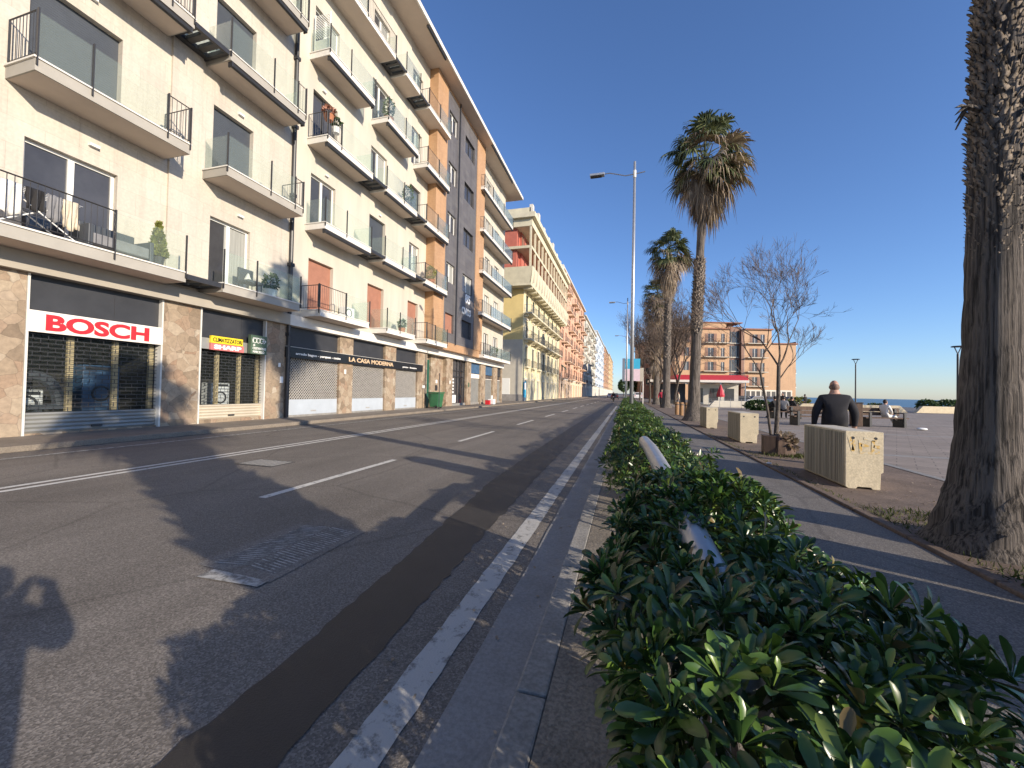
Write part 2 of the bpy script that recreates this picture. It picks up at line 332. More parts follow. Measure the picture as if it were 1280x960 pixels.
# ------------------------------------------------------------------ setting
GZ = 0.0
g = MB(); g.poly([(-700, -300, -.03), (52, -300, -.03), (52, 70, -.03), (44, 110, -.03), (47, 420, -.03), (60, 1500, -.03), (-700, 1500, -.03)]); struct('ground', g, 'dirt')
g = MB(); g.quad((-11.7, -40, 0), (-.44, -40, 0), (-.44, 600, 0), (-11.7, 600, 0)); road = struct('road', g, 'asphalt')
def strip(name, x0, x1, y0, y1, z, m, parent=road, wob=0, step=.5):
    mb = MB(); n = max(1, int((y1 - y0) / step)) if wob else 1
    for i in range(n):
        a = y0 + (y1 - y0) * i / n; b = y0 + (y1 - y0) * (i + 1) / n
        if not wob: mb.quad((x0, a, z), (x1, a, z), (x1, b, z), (x0, b, z))
    if wob:
        L = [(x0 + random.uniform(-wob, wob), y0 + (y1 - y0) * i / n, z) for i in range(n + 1)]; Rr = [(x1 + random.uniform(-wob, wob), y0 + (y1 - y0) * i / n, z) for i in range(n + 1)]
        for i in range(n): mb.quad(L[i], Rr[i], Rr[i + 1], L[i + 1])
    return mb.build(name, m, parent)
strip('gutter', -.74, -.44, -30, 300, .008, 'gutter', wob=.012)
strip('edge_line', -1.03, -.86, -20, 46, .004, 'paint_edge', wob=.006, step=.12)
strip('edge_line', -10.75, -10.63, -20, 300, .004, 'paint_worn')
strip('centre_line', -7.86, -7.75, -20, 300, .004, 'paint'); strip('centre_line', -7.62, -7.51, -20, 300, .004, 'paint')
for i in range(24): strip('lane_dash', -4.43, -4.31, 4.0 + 6.15 * i, 7.0 + 6.15 * i, .004, 'paint')
# dark resurfacing band along the gutter side, getting wider up the street
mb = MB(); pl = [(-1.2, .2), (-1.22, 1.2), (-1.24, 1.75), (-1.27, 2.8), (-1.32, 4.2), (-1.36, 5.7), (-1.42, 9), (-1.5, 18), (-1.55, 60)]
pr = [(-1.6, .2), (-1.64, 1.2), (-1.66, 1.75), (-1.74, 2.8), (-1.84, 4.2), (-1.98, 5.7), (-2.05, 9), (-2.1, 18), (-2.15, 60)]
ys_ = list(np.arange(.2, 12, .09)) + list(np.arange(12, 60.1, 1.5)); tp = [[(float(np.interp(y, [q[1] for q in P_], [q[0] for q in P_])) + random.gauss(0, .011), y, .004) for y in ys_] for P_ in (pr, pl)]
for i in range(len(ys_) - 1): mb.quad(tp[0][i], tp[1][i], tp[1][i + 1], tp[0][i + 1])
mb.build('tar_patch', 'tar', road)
mb = MB(); mb.quad((-3.2, 2.36, .004), (-2.42, 2.3, .004), (-2.42, 3.42, .004), (-3.2, 3.36, .004)); mb.build('road_patch', 'asphalt_path', road)
mb = MB(); mb.quad((-2.98, 2.2, .008), (-2.44, 2.22, .008), (-2.44, 2.31, .008), (-2.98, 2.33, .008)); mb.build('patch_edge_mark', 'paint_worn', road)
mb = MB()
for i in range(26):   # chevron chisel marks inside the patch
    y = 2.42 + i * .036
    mb.quad((-3.1, y, .007), (-2.82, y + .05, .007), (-2.82, y + .062, .007), (-3.1, y + .012, .007)); mb.quad((-2.8, y + .05, .007), (-2.5, y, .007), (-2.5, y + .012, .007), (-2.8, y + .062, .007))
mb.build('patch_grooves', 'paint_worn', road)
mb = MB(); mb.box(-6.7, -5.9, 5.55, 6.1, -.01, .006)
for i in range(7): mb.box(-6.66 + i * .11, -6.6 + i * .11, 5.6, 6.05, .006, .012, 1)
mb.build('drain_grate', ['metal_dark', 'gutter'], road)
mb = MB(); mb.box(-13.56, -11.7, -40, 44, 0, .12); mb.box(-30, -11.7, 44, 420, 0, .12); sw = struct('sidewalk', mb, 'sidewalk')
mb = MB(); mb.box(-11.698, -11.52, -40, 420, 0, .125); mb.build('kerb', 'sidewalk', sw, bevel=.015)
mb = MB(); mb.box(-.30, .72, -20, 120, 0, .112); bed = struct('hedge_bed', mb, 'strip')
mb = MB()
for i in range(70): mb.box(-.44, -.302, -10 + i * 1.3, -8.712 + i * 1.3, 0, .115)
mb.build('kerb', 'kerb', bed, bevel=.012)
g = MB(); g.quad((.722, -30, .004), (2.72, -30, .004), (2.72, 150, .004), (.722, 150, .004)); path = struct('footpath', g, 'asphalt_path')
mb = MB()
for i in range(90): mb.box(2.74, 2.84, -8 + i * 1.0, -7.012 + i * 1.0, -.02, .03 + random.uniform(0, .006))
mb.build('kerb', 'soil', path, bevel=.012)
g = MB(); n = 40
for i in range(n):
    y0 = -30 + i * 2.5; g.quad((2.8, y0, .008), (5.25 + .05 * math.sin(i * 2.1), y0, .008), (5.25 + .05 * math.sin((i + 1) * 2.1), y0 + 2.5, .008), (2.8, y0 + 2.5, .008))
struct('planting_strip', g, 'soil')
g = MB(); g.poly([(5.2, -40, .004), (50, -40, .004), (50, 55, .004), (20, 52, .004), (5.2, 66, .004)]); plaza = struct('plaza', g, 'plaza')
strip('plaza_edging', 5.27, 5.42, -30, 60, .016, 'kerb', plaza)
mb = MB()
for k in (12, 19, 27, 37): mb.box(5.5, 49, k, k + .28, .004, .007)
mb.build('paving_band', 'kerb', plaza)
g = MB(); g.poly([(2.8, 66, .0), (5.2, 66, .002), (20, 52.4, .0), (48, 55, .0), (44, 110, .0), (46, 420, 0), (2.8, 420, 0)]); struct('parking_ground', g, 'asphalt_path')
m, nt, b = nodes_of('sea'); b.inputs['Base Color'].default_value = (.012, .045, .075, 1); b.inputs['Roughness'].default_value = .28
bump(nt, b, noise(nt, pos(nt, (.25, .5, 1)), 1.0, 4), .6, .6); MATS['sea'] = m
g = MB(); g.quad((-3000, -9000, -2.4), (26000, -9000, -2.4), (26000, 26000, -2.4), (-3000, 26000, -2.4)); struct('sea', g, 'sea')
g = MB(); g.poly([(44, 60, -.032), (75, 62, -1.9), (68, 115, -2.3), (40, 112, -.032)]); struct('beach', g, 'beach')

# ------------------------------------------------------------------ building kit
def wall_open(mb, X, y0, y1, z0, z1, ops, depth=.22, m=0, mr=None):
    """front face at X looking to +X, openings (ya,yb,za,zb) with reveals going back by depth"""
    mr = m if mr is None else mr
    ys = sorted({y0, y1, *[o[0] for o in ops], *[o[1] for o in ops]}); zs = sorted({z0, z1, *[o[2] for o in ops], *[o[3] for o in ops]})
    ys = [y for y in ys if y0 <= y <= y1]; zs = [z for z in zs if z0 <= z <= z1]
    for a, b in zip(ys, ys[1:]):
        for c, d in zip(zs, zs[1:]):
            cy, cz = (a + b) / 2, (c + d) / 2
            if any(o[0] < cy < o[1] and o[2] < cz < o[3] for o in ops): continue
            mb.quad((X, a, c), (X, b, c), (X, b, d), (X, a, d), m)
    for a, b, c, d in ops:
        x = X - depth
        mb.quad((X, a, c), (x, a, c), (x, a, d), (X, a, d), mr); mb.quad((x, b, c), (X, b, c), (X, b, d), (x, b, d), mr)
        mb.quad((x, a, c), (X, a, c), (X, b, c), (x, b, c), mr); mb.quad((X, a, d), (x, a, d), (x, b, d), (X, b, d), mr)
def shell(mb, X, Xb, y0, y1, z0, z1, m=0, d=.5):   # sides, back and top behind a front wall
    mb.quad((Xb, y0, z0), (X, y0, z0), (X, y0, z1), (Xb, y0, z1), m); mb.quad((X, y1, z0), (Xb, y1, z0), (Xb, y1, z1), (X, y1, z1), m)
    mb.quad((Xb, y1, z0), (Xb, y0, z0), (Xb, y0, z1), (Xb, y1, z1), m); mb.quad((X, y0, z1), (X, y1, z1), (Xb, y1, z1), (Xb, y0, z1), m)
def window(root, X, ya, yb, za, zb, kind='glass', depth=.2, leaves=2):
    x = X - depth
    if kind in ('blind_blue', 'terracotta', 'anthracite'):
        mb = MB(); n = int((zb - za) / .06); h = (zb - za) / n
        for i in range(n): mb.box(x - .02, x + .03, ya + .002, yb - .002, za + i * h, za + (i + 1) * h - .0025)
        o = mb.build('roller_blind', kind, root); return o
    mb = MB(); t = .07; x1 = x + .06
    mb.box(x, x1, ya + .003, ya + t, za + .003, zb - .003); mb.box(x, x1, yb - t, yb - .003, za + .003, zb - .003)
    mb.box(x, x1 - .004, ya + t, yb - t, za + .003, za + t); mb.box(x, x1 - .004, ya + t, yb - t, zb - t, zb - .003)
    for k in range(1, leaves):
        yc = ya + (yb - ya) * k / leaves; mb.box(x, x1 + .006, yc - .06, yc + .06, za + t, zb - t)
    w = mb.build('window', 'frame_white' if kind != 'dark' else 'metal_dark', root)
    mb = MB(); mb.quad((x + .02, ya + .02, za + .02), (x + .02, yb - .02, za + .02), (x + .02, yb - .02, zb - .02), (x + .02, ya + .02, zb - .02)); mb.build('pane', 'pane', w)
    if kind == 'curtain':
        mb = MB(); k = 14; c0 = ya + (yb - ya) * .42
        for i in range(k):
            a = c0 + (yb - .08 - c0) * i / k; b2 = c0 + (yb - .08 - c0) * (i + 1) / k
            mb.quad((x + .024 + .006 * (i % 2), a, za + .08), (x + .024 + .006 * ((i + 1) % 2), b2, za + .08), (x + .024 + .006 * ((i + 1) % 2), b2, zb - .1), (x + .024 + .006 * (i % 2), a, zb - .1))
        mb.build('curtain', 'curtain', w)
    return w
def bars(mb, p, q, z, h, gap=.11, m=0):
    p = Vector((*p, z)); q = Vector((*q, z)); L = (q - p).length; n = max(1, int(L / gap)); U = Vector((0, 0, 1))
    mb.tube([p + U * h, q + U * h], .018, 4, m); mb.tube([p + U * .09, q + U * .09], .012, 4, m)
    for i in range(n + 1):
        s = p + (q - p) * i / n; mb.tube([s + U * .09, s + U * h], .008 if 0 < i < n else .022, 4, m, caps=False)
def balcony(root, Xb, Xf, y0, y1, z, th=.3, front=(), side0='glass', side1='glass', fascia='fascia_white', awning=True, h=1.02, glassm='glass', posts=True, soff='soffit'):
    mb = MB(); mb.box(Xb + .004, Xf, y0, y1, z - th, z - .04, 0); mb.box(Xb + .004, Xf + .03, y0 - .03, y1 + .03, z - .039, z, 1)
    mb.quad((Xb + .01, y0 + .03, z - th - .003), (Xb + .01, y1 - .03, z - th - .003), (Xf - .03, y1 - .03, z - th - .003), (Xf - .03, y0 + .03, z - th - .003), 2)
    bal = mb.build('balcony', [fascia, 'fascia_white', soff], root)
    xg = Xf - .03
    def rail_part(p, q): m_ = MB(); bars(m_, p, q, z, h + .03); m_.build('railing', 'metal_dark', bal)
    def gl(a, b): m_ = MB(); m_.extrude([(a[0], a[1], z + .03), (b[0], b[1], z + .03), (b[0], b[1], z + h), (a[0], a[1], z + h)], ((.012, 0, 0) if a[0] == b[0] else (0, .012, 0))); m_.build('glass_panel', glassm, bal)
    cuts = set()
    for a, b, k in front:
        if k == 'glass': gl((xg, a + .02), (xg, b - .02))
        elif k == 'bars': rail_part((xg, a), (xg, b))
        cuts |= {a, b}
    for k, yy in ((side0, y0 + .03), (side1, y1 - .03)):
        if k == 'glass': gl((Xb + .06, yy), (xg - .02, yy))
        elif k == 'bars': rail_part((Xb + .03, yy), (xg - .02, yy))
    for c in sorted(cuts): m_ = MB(); m_.box(xg + .02, xg + .075, c - .012, c + .012, z - th * .62, z + h + .05); m_.build('railing_post', 'metal_dark', bal)
    if awning:
        m_ = MB(); m_.tube([(Xf - .075, y0 + .06, z - th - .085), (Xf - .075, y1 - .06, z - th - .085)], .078, 8); m_.box(Xf - .17, Xf + .004, y0 + .05, y0 + .09, z - th - .17, z - th - .006); m_.box(Xf - .17, Xf + .004, y1 - .09, y1 - .05, z - th - .17, z - th - .006)
        m_.build('awning_cassette', 'metal_dark', bal)
    return bal
def grate(root, Xb, Xf, y0, y1, z):   # openwork steel walkway joining two balconies
    mb = MB(); mb.box(Xb + .02, Xf, y0, y0 + .1, z - .2, z - .05); mb.box(Xb + .02, Xf, y1 - .1, y1, z - .2, z - .05); mb.box(Xf - .1, Xf, y0 + .1, y1 - .1, z - .2, z - .05); mb.box(Xb + .02, Xb + .26, y0 + .1, y1 - .1, z - .2, z - .05)
    for k in (1, 2): yy = y0 + (y1 - y0) * k / 3; mb.box(Xb + .26, Xf - .1, yy - .09, yy + .09, z - .18, z - .06)
    mb.box(Xb + .26, Xf - .1, y0 + .1, y1 - .1, z - .06, z - .03, 1)
    return mb.build('walkway_grate', ['metal_dark', 'glass_blue'], root)
def lattice_shutter(root, X, ya, yb, za, zb, base=.66):
    mb = MB(); s = .135; x = X
    H = zb - za - base; L = yb - ya; z0 = za + base
    n = int((L + H) / s) + 1
    for sg in (1, -1):
        for i in range(n):
            c = -H + i * s   # y = c + t (z = t)
            t0 = max(0, -c); t1 = min(H, L - c)
            if t1 <= t0: continue
            if sg == 1: p, q = (x, ya + c + t0, z0 + t0), (x, ya + c + t1, z0 + t1)
            else: p, q = (x + .012, yb - c - t0, z0 + t0), (x + .012, yb - c - t1, z0 + t1)
            mb.tube([p, q], .019, 4, 0, caps=False)
    mb.box(x - .01, x + .03, ya, yb, za, z0, 1); mb.box(x - .01, x + .045, (ya + yb) / 2 - .15, (ya + yb) / 2 + .15, za + .12, za + .18, 0)
    return mb.build('lattice_shutter', ['lattice', 'lattice_base'], root)
def brick_shutter(root, X, ya, yb, za, zb, base=.5, slat='shutter_slat'):
    mb = MB(); z0 = za + base; h = .105; n = int((zb - z0) / h)
    for i in range(n + 1): mb.box(X, X + .014, ya, yb, z0 + i * h - .007, z0 + i * h + .007, 0)
    w = .27
    for i in range(n):
        k = int((yb - ya) / w)
        for j in range(k + 1):
            y = ya + j * w + (w / 2 if i % 2 else 0)
            if y < yb: mb.box(X + .002, X + .012, y - .006, y + .006, z0 + i * h + .007, z0 + (i + 1) * h - .007, 0)
    q = 5; sh = base / q
    for i in range(q):
        z = za + i * sh; mb.add([(X, ya, z), (X, yb, z), (X + .035, yb, z + sh * .5), (X + .035, ya, z + sh * .5), (X, ya, z + sh), (X, yb, z + sh)], [(0, 1, 2, 3), (3, 2, 5, 4)], 1)
    mb.box(X + .02, X + .06, (ya + yb) / 2 - .11, (ya + yb) / 2 + .11, za + .08, za + .13, 2)
    return mb.build('roller_shutter', ['metal_dark', slat, 'metal_dark'], root)
def shop_room(root, X, ya, yb, z0, z1, deep=2.2):
    mb = MB(); x = X - deep
    mb.quad((x, ya, z0), (x, yb, z0), (x, yb, z1), (x, ya, z1)); mb.quad((X, ya, z0), (x, ya, z0), (x, ya, z1), (X, ya, z1)); mb.quad((x, yb, z0), (X, yb, z0), (X, yb, z1), (x, yb, z1))
    mb.quad((x, ya, z1), (x, yb, z1), (X, yb, z1), (X, ya, z1)); mb.quad((x, yb, z0), (x, ya, z0), (X, ya, z0), (X, yb, z0)); return mb.build('shop_interior', 'interior', root)

W = -13.56; BX = -12.5; FZ = [4.72, 8.52, 12.3, 16.08, 19.9]; TOP = 23.95
# ---- building with the appliance shop
A1 = thing('apartment_building', 'cream stone apartment block with grey balcony undersides over the white sign with red letters', 'building', (W, 6, 0))
ops = []; wins = []
kindsA = {0: ('glass', 'curtain'), 1: ('blind_blue', 'blind_blue'), 2: ('blind_blue', 'blind_blue'), 3: ('glass', 'glass'), 4: ('glass', 'glass')}
for i, z in enumerate(FZ):
    for c, (a, b) in enumerate(((5.72, 7.5), (10.05, 11.55), (1.2, 2.8))):
        ops.append((a, b, z + .02, z + 2.4)); wins.append((a, b, z + .02, z + 2.4, kindsA[i][c % 2]))
mb = MB(); wall_open(mb, W, 0, 13.3, 4.4, TOP, ops, .22, 0); shell(mb, W, W - 11, 0, 13.3, 0, TOP, 0)
mb.box(W - .3, W + .22, 0, 13.3, 3.96, 4.399, 1)
mb.build('wall', ['wall_cream', 'plaster_grey'], A1)
mb = MB()   # shallow piers of stone, standing proud between the window bays
for a, b in ((3.6, 5.2), (8.72, 9.62)): mb.box(W - .1, W + .07, a, b, 4.403, TOP - .01)
mb.build('pier', 'wall_cream', A1)
for w in wins: window(A1, W, *w)
for i, z in enumerate(FZ):
    fa = [(5.4, 6.35, 'glass'), (6.35, 8.0, 'glass'), (8.0, 8.6, 'bars')]; s0, s1 = 'bars', 'bars'
    if i == 0: fa = [(4.6, 6.9, 'bars'), (6.9, 8.6, 'glass')]; s1 = 'none'
    balcony(A1, W, BX, 5.38 if i else 4.6, 8.62, z, .31, fa, s0, s1, 'fascia_grey', awning=(i >= 2))
    fb = [(9.75, 11.4, 'glass'), (11.4, 12.5, 'glass'), (12.5, 12.9, 'bars')]
    if i == 0: fb = [(9.75, 10.95, 'glass'), (10.95, 12.9, 'glass')]
    balcony(A1, W, BX, 9.75, 12.92, z, .31, fb, 'glass' if i else 'none', 'bars' if i == 1 else 'glass', 'fascia_grey', awning=(i >= 2))
    balcony(A1, W, BX, .4, 3.5, z, .31, [(.4, 3.5, 'glass')], 'glass', 'glass', 'fascia_grey', awning=False)
grate(A1, W, BX, 8.66, 9.71, FZ[0]); grate(A1, W, BX, 8.66, 9.71, FZ[2]); grate(A1, W, BX, 3.56, 4.54, FZ[0])
mb = MB(); mb.box(W - 11, -11.95, -.3, 13.28, TOP, TOP + .3, 0); mb.build('roof', 'fascia_white', A1)
for a, b in ((3.9, 5.85), (8.75, 9.83), (12.37, 13.3)):
    mb = MB(); mb.box(W - .6, W + .02, a, b, .1, 3.957); mb.build('stone_pillar', 'crazy_stone', A1)
mb = MB(); mb.box(W - .6, W + .01, 0, 3.9, .1, 3.957); mb.build('stone_panel', 'crazy_stone', A1)
for (a, b, sl, zs, ztop) in ((5.86, 8.74, 'shutter_slat', .16, 2.58), (9.84, 12.36, 'shutter_slat_pale', .24, 2.6)):
    mb = MB(); mb.box(W - .4, W - .06, a, b, .1, zs); mb.build('threshold', 'crazy_stone', A1)
    brick_shutter(A1, W - .12, a + .05, b - .05, zs, ztop, .5, sl)
    mb = MB(); mb.box(W - .17, W - .11, a, b, 3.0, 3.957); mb.box(W - .11, W - .10, (a + b) / 2 + .3, (a + b) / 2 + .33, 3.0, 3.957); mb.build('transom_panel', 'anthracite', A1)
    for y in (a, b - .045): mb = MB(); mb.box(W - .2, W + .035, y, y + .045, .12, 3.955); mb.build('bay_trim', 'alu', A1)
    shop_room(A1, W - .3, a, b, .2, 3.9)
    mb = MB(); mb.quad((W - .24, a, zs), (W - .24, b, zs), (W - .24, b, 3.0), (W - .24, a, 3.0)); mb.build('shop_window', 'shop_glass', A1)
    for k in (.33, .66, .965): y = a + (b - a) * k; mb = MB(); mb.box(W - .34, W - .26, y - .06, y + .06, zs, ztop); mb.build('mullion', 'wood_tan', A1)
# ---- building with the furniture shop and the grey clad middle
A2 = thing('apartment_building', 'long cream apartment block with white balconies, orange brick piers and dark grey cladded middle', 'building', (W, 28, 0))
GX = -12.9; ops = []; wins = []; opg = []; wing = []; opr = []; winr = []
kc = {0: ('terracotta', 'terracotta', 'terracotta'), 1: ('glass', 'blind_blue', 'curtain'), 2: ('dark', 'curtain', 'blind_blue'), 3: ('curtain', 'glass', 'curtain'), 4: ('glass', 'curtain', 'glass')}
for i, z in enumerate(FZ):
    for c, (a, b) in enumerate(((14.4, 15.95), (18.6, 20.1), (22.75, 24.05))):
        ops.append((a, b, z + .02, z + 2.4)); wins.append((a, b, z + .02, z + 2.4, kc[i][c]))
    for c, (a, b) in enumerate(((26.95, 28.45), (30.0, 32.1))):
        za, zb = (z + 1.0, z + 2.45)
        opg.append((a, b, za, zb)); wing.append((a, b, za, zb, ('terracotta' if c == 0 else 'anthracite') if i == 0 else ('curtain' if i == 1 else ('glass' if c == 0 else 'dark'))))
    for a, b in ((37.0, 38.4), (39.9, 41.4)): opr.append((a, b, z + .02, z + 2.4)); winr.append((a, b, z + .02, z + 2.4, 'curtain' if i % 2 else 'glass'))
mb = MB(); wall_open(mb, W, 13.3, 25.0, 4.4, TOP, ops, .22); wall_open(mb, W, 34.7, 43.4, 4.4, TOP, opr, .22); shell(mb, W, W - 11, 13.3, 43.4, 0, TOP)
mb.box(W - .3, W + .2, 13.3, 34.7, 3.96, 4.399, 1); mb.box(W - .3, W + .2, 34.7, 43.4, 3.96, 4.399, 1); mb.build('wall', ['wall_cream_plain', 'fascia_white'], A2)
mb = MB(); mb.box(W - .1, GX, 25.0, 26.65, 5.0, TOP - .01); mb.box(W - .1, GX + .02, 32.7, 34.7, 5.0, TOP - .01); mb.box(W - .1, GX - .03, 25.0, 34.7, 4.403, 4.998); mb.build('brick_pier', 'tile_orange', A2)
mb = MB(); wall_open(mb, GX - .02, 26.66, 32.69, 5.0, TOP - .3, opg, .22); mb.build('grey_cladding', 'clad_grey', A2)
mb = MB(); mb.box(W, GX - .02, 26.66, 32.69, TOP - .3, TOP - .005); mb.build('brick_band', 'tile_orange', A2)
for w in wins: window(A2, W, *w)
for w in wing: window(A2, GX - .02, *w)
for w in winr: window(A2, W, *w)
for i, z in enumerate(FZ):
    cfg = [(14.13, 17.35, [(14.13, 15.5, 'glass'), (15.5, 17.35, 'glass')]), (18.55, 21.83, [(18.55, 20.3, 'glass'), (20.3, 21.83, 'glass')]), (23.0, 26.35, [(23.0, 24.6, 'bars'), (24.6, 26.35, 'glass')])]
    if i == 0: cfg = [(14.0, 17.35, [(13.9, 15.6, 'bars'), (15.6, 17.35, 'glass')]), (18.9, 21.9, [(18.9, 20.2, 'glass'), (20.2, 21.9, 'glass')]), (23.4, 26.5, [(23.4, 24.6, 'bars'), (24.6, 26.5, 'glass')])]
    if i == 2: cfg[0][2][0] = (14.13, 15.0, 'bars'); cfg[0][2][1] = (15.0, 17.35, 'glass')
    if i == 4: cfg[0] = (14.13, 19.1, [(14.13, 16.6, 'glass'), (16.6, 19.1, 'bars')])
    for k, (a, b, fr) in enumerate(cfg):
        if i == 4 and k == 1: a = 20.2; fr = [(20.2, 21.83, 'glass')]
        s0 = 'bars' if (fr[0][2] == 'bars') else 'glass'
        balcony(A2, W, BX, a, b, z, .29, fr, s0, 'glass', 'fascia_white', awning=(0 < i < 4))
    balcony(A2, W, BX, 33.6 if i else 34.2, 43.0, z, .29, [((33.6 if i else 34.2), 36.0, 'bars'), (36.0, 39.5, 'glass'), (39.5, 43.0, 'glass')], 'bars', 'glass', 'fascia_white', awning=(i > 0), glassm='glass_blue')
for z, a, b in ((FZ[1], 17.42, 18.5), (FZ[1], 21.9, 22.95), (FZ[2], 17.42, 18.5), (FZ[2], 21.9, 22.95), (FZ[4], 19.2, 20.15), (FZ[4], 21.9, 22.95)): grate(A2, W, BX, a, b, z)
mb = MB(); mb.box(W - 11, -11.95, 13.3, 45.2, TOP, TOP + .3, 0); mb.quad((W - .2, 13.4, TOP - .004), (W - .2, 45.1, TOP - .004), (-12.05, 45.1, TOP - .004), (-12.05, 13.4, TOP - .004), 1)
mb.build('roof', ['fascia_white', 'soffit'], A2)
for a, b in ((16.6, 19.4), (21.8, 24.4), (34.2, 37.5), (37.7, 41.0)):
    mb = MB(); mb.tube([(-12.1, a, TOP - .09), (-12.1, b, TOP - .09)], .08, 8); mb.build('awning_cassette', 'metal_dark', A2)
for a, b in ((16.56, 17.55), (20.43, 21.55), (24.2, 25.52), (28.72, 29.9), (32.9, 33.9), (36.4, 37.75), (40.2, 41.6), (43.1, 43.4)):
    mb = MB(); mb.box(W - .6, W + .02, a, b, .1, 3.957); mb.build('stone_pillar', 'crazy_stone', A2)
for a, b in ((13.3, 13.48),): mb = MB(); mb.box(W - .6, W + .015, a, b, .1, 3.957); mb.build('stone_pillar', 'crazy_stone', A2)
for a, b in ((13.48, 16.56), (17.55, 20.43), (21.55, 24.2)):
    mb = MB(); mb.box(W - .4, W - .08, a, b, .1, .2); mb.build('threshold', 'kerb', A2)
    lattice_shutter(A2, W - .1, a + .02, b - .02, .2, 2.62); shop_room(A2, W - .3, a, b, .15, 3.9)
    mb = MB(); mb.quad((W - .24, a, .2), (W - .24, b, .2), (W - .24, b, 3.9), (W - .24, a, 3.9)); mb.build('shop_window', 'pane', A2)
    mb = MB(); mb.box(W - .22, W - .14, a, b, 2.9, 3.957); mb.build('transom_panel', 'anthracite', A2)
# green street door in its recess, the condominium entrance and the far shops
mb = MB(); mb.box(W - .5, W - .42, 25.54, 26.7, .12, 3.6); mb.box(W - .42, W - .4, 25.7, 26.05, .4, 3.3, 0); mb.box(W - .42, W - .4, 26.18, 26.55, .4, 3.3, 0); d = mb.build('green_door', 'door_green', A2)
mb = MB(); mb.tube([(W - .38, 26.12, 1.1), (W - .34, 26.12, 1.1), (W - .34, 26.12, 1.3), (W - .38, 26.12, 1.3)], .014, 6); mb.build('handle', 'alu', d)
mb = MB(); mb.box(W - .6, W - .3, 26.72, 28.72, .1, 3.957); mb.box(W - .7, W - .52, 25.5, 26.72, 3.6, 3.957); mb.build('recessed_stone_wall', 'crazy_stone', A2)
mb = MB(); mb.box(W - .3, W - .24, 27.45, 27.75, 1.35, 1.75, 0); mb.box(W - .3, W - .25, 27.5, 27.72, 1.9, 2.15, 1); mb.build('letter_box', ['metal_dark', 'plastic_white'], A2)
for j, (a, b) in enumerate(((29.9, 32.9), (33.9, 36.4), (37.75, 40.2), (41.6, 43.1))):
    shop_room(A2, W - .3, a, b, .15, 3.9)
    mb = MB(); mb.quad((W - .25, a, .2), (W - .25, b, .2), (W - .25, b, 3.957), (W - .25, a, 3.957)); mb.build('shop_window', 'pane', A2)
    mb = MB(); mb.box(W - .3, W - .1, a, b, .1, .3); mb.build('threshold', 'kerb', A2)
    mb = MB()
    if j == 0:
        for y in (a + .03, a + 1.3, b - 1.1, b - .05): mb.box(W - .24, W - .18, y, y + .06, .3, 3.95)
        for z in (2.5, 3.0): mb.box(W - .24, W - .175, a, b, z, z + .06)
        mb.build('entrance_frame', 'metal_dark', A2)
        mb = MB(); mb.box(W - .23, W - .2, a + .15, a + 1.2, .35, 1.0, 0)
        for q in range(5): mb.box(W - .23, W - .205, a + .2, a + .75, 1.15 + q * .27, 1.3 + q * .27, 0)
        mb.build('window_notices', 'plastic_white', A2)
    else:
        mb.box(W - .2, W - .12, a + .02, b - .02, 2.55, 2.95 if j == 1 else 2.6); mb.build('shop_lintel_panel', 'sign_white', A2)
        mb = MB(); mb.box(W - .22, W - .13, a + .01, b - .01, 3.0, 3.955); mb.build('transom_panel', 'goods_blue' if j < 3 else 'anthracite', A2)
        mb = MB(); n = 26
        for q in range(n): mb.box(W - .2, W - .185 + .01 * (q % 2), a + .03, b - .03, .3 + q * .088, .38 + q * .088)
        mb.build('roller_shutter', 'shutter_slat', A2)
def fit_text(name, body, mat_, yc, zc, X, w, h, parent=None, bold=.0, depth=.01):
    o = text(name, body, 1.0, mat_, (0, 0, 0), None, 1, bold, depth)
    me = o.data; n = len(me.vertices); co = np.empty(n * 3, np.float32); me.vertices.foreach_get('co', co); co = co.reshape(-1, 3)
    mn, mx = co.min(0), co.max(0); c = (mn + mx) / 2; s = mx - mn
    co = (co - c) * np.array([1, w / s[1], h / s[2]]) + np.array([X, yc, zc])
    if parent: co = co - np.array(world_loc(parent)); o.parent = parent
    me.vertices.foreach_set('co', co.reshape(-1).astype(np.float32)); me.update(); return o
# ------------------------------------------------------------------ shop signs
def sign(name, label, y0, y1, z0, z1, x0, x1, m, rim=None):
    r = thing(name, label, 'sign', (x0, (y0 + y1) / 2, z0)); mb = MB(); mb.box(x0, x1, y0, y1, z0, z1); mb.build('sign_panel', m, r, bevel=.006)
    if rim:
        mb = MB()
        for a, b, c, d in ((y0 - .02, y1 + .02, z1 + .001, z1 + .03), (y0 - .02, y1 + .02, z0 - .03, z0 - .001)): mb.box(x0, x1 + .012, a, b, c, d)
        mb.build('sign_rim', rim, r)
    return r
s = sign('shop_sign', 'long white shop sign with bold red letters above the brick pattern shutter', 5.87, 8.73, 2.585, 3.1, W - .04, W + .05, 'sign_white')
fit_text('lettering', 'BOSCH', 'sign_red', 7.27, 2.84, W + .055, 2.18, .4, s, bold=.04)
mb = MB(); mb.box(W - .04, W + .02, 9.845, 12.35, 2.62, 2.99)
s0 = thing('sign_backing', 'grey metal box strip behind the yellow and pink signs', 'sign board', (W, 11, 2.6)); mb.build('board', 'shutter_slat', s0)
s = sign('shop_sign', 'yellow sign with dark letters on top of the pink sign', 10.15, 11.3, 2.835, 3.08, W + .022, W + .12, 'sign_yellow'); fit_text('lettering', 'CLIMATIZZATORI', 'sign_black', 10.73, 2.955, W + .123, 1.06, .14, s, .012)
s = sign('shop_sign', 'pink red sign with wide white letters below the yellow sign', 10.15, 11.36, 2.6, 2.831, W + .022, W + .105, 'sign_pink'); fit_text('lettering', 'SHARP', 'white_text', 10.75, 2.715, W + .108, 1.0, .15, s, .05)
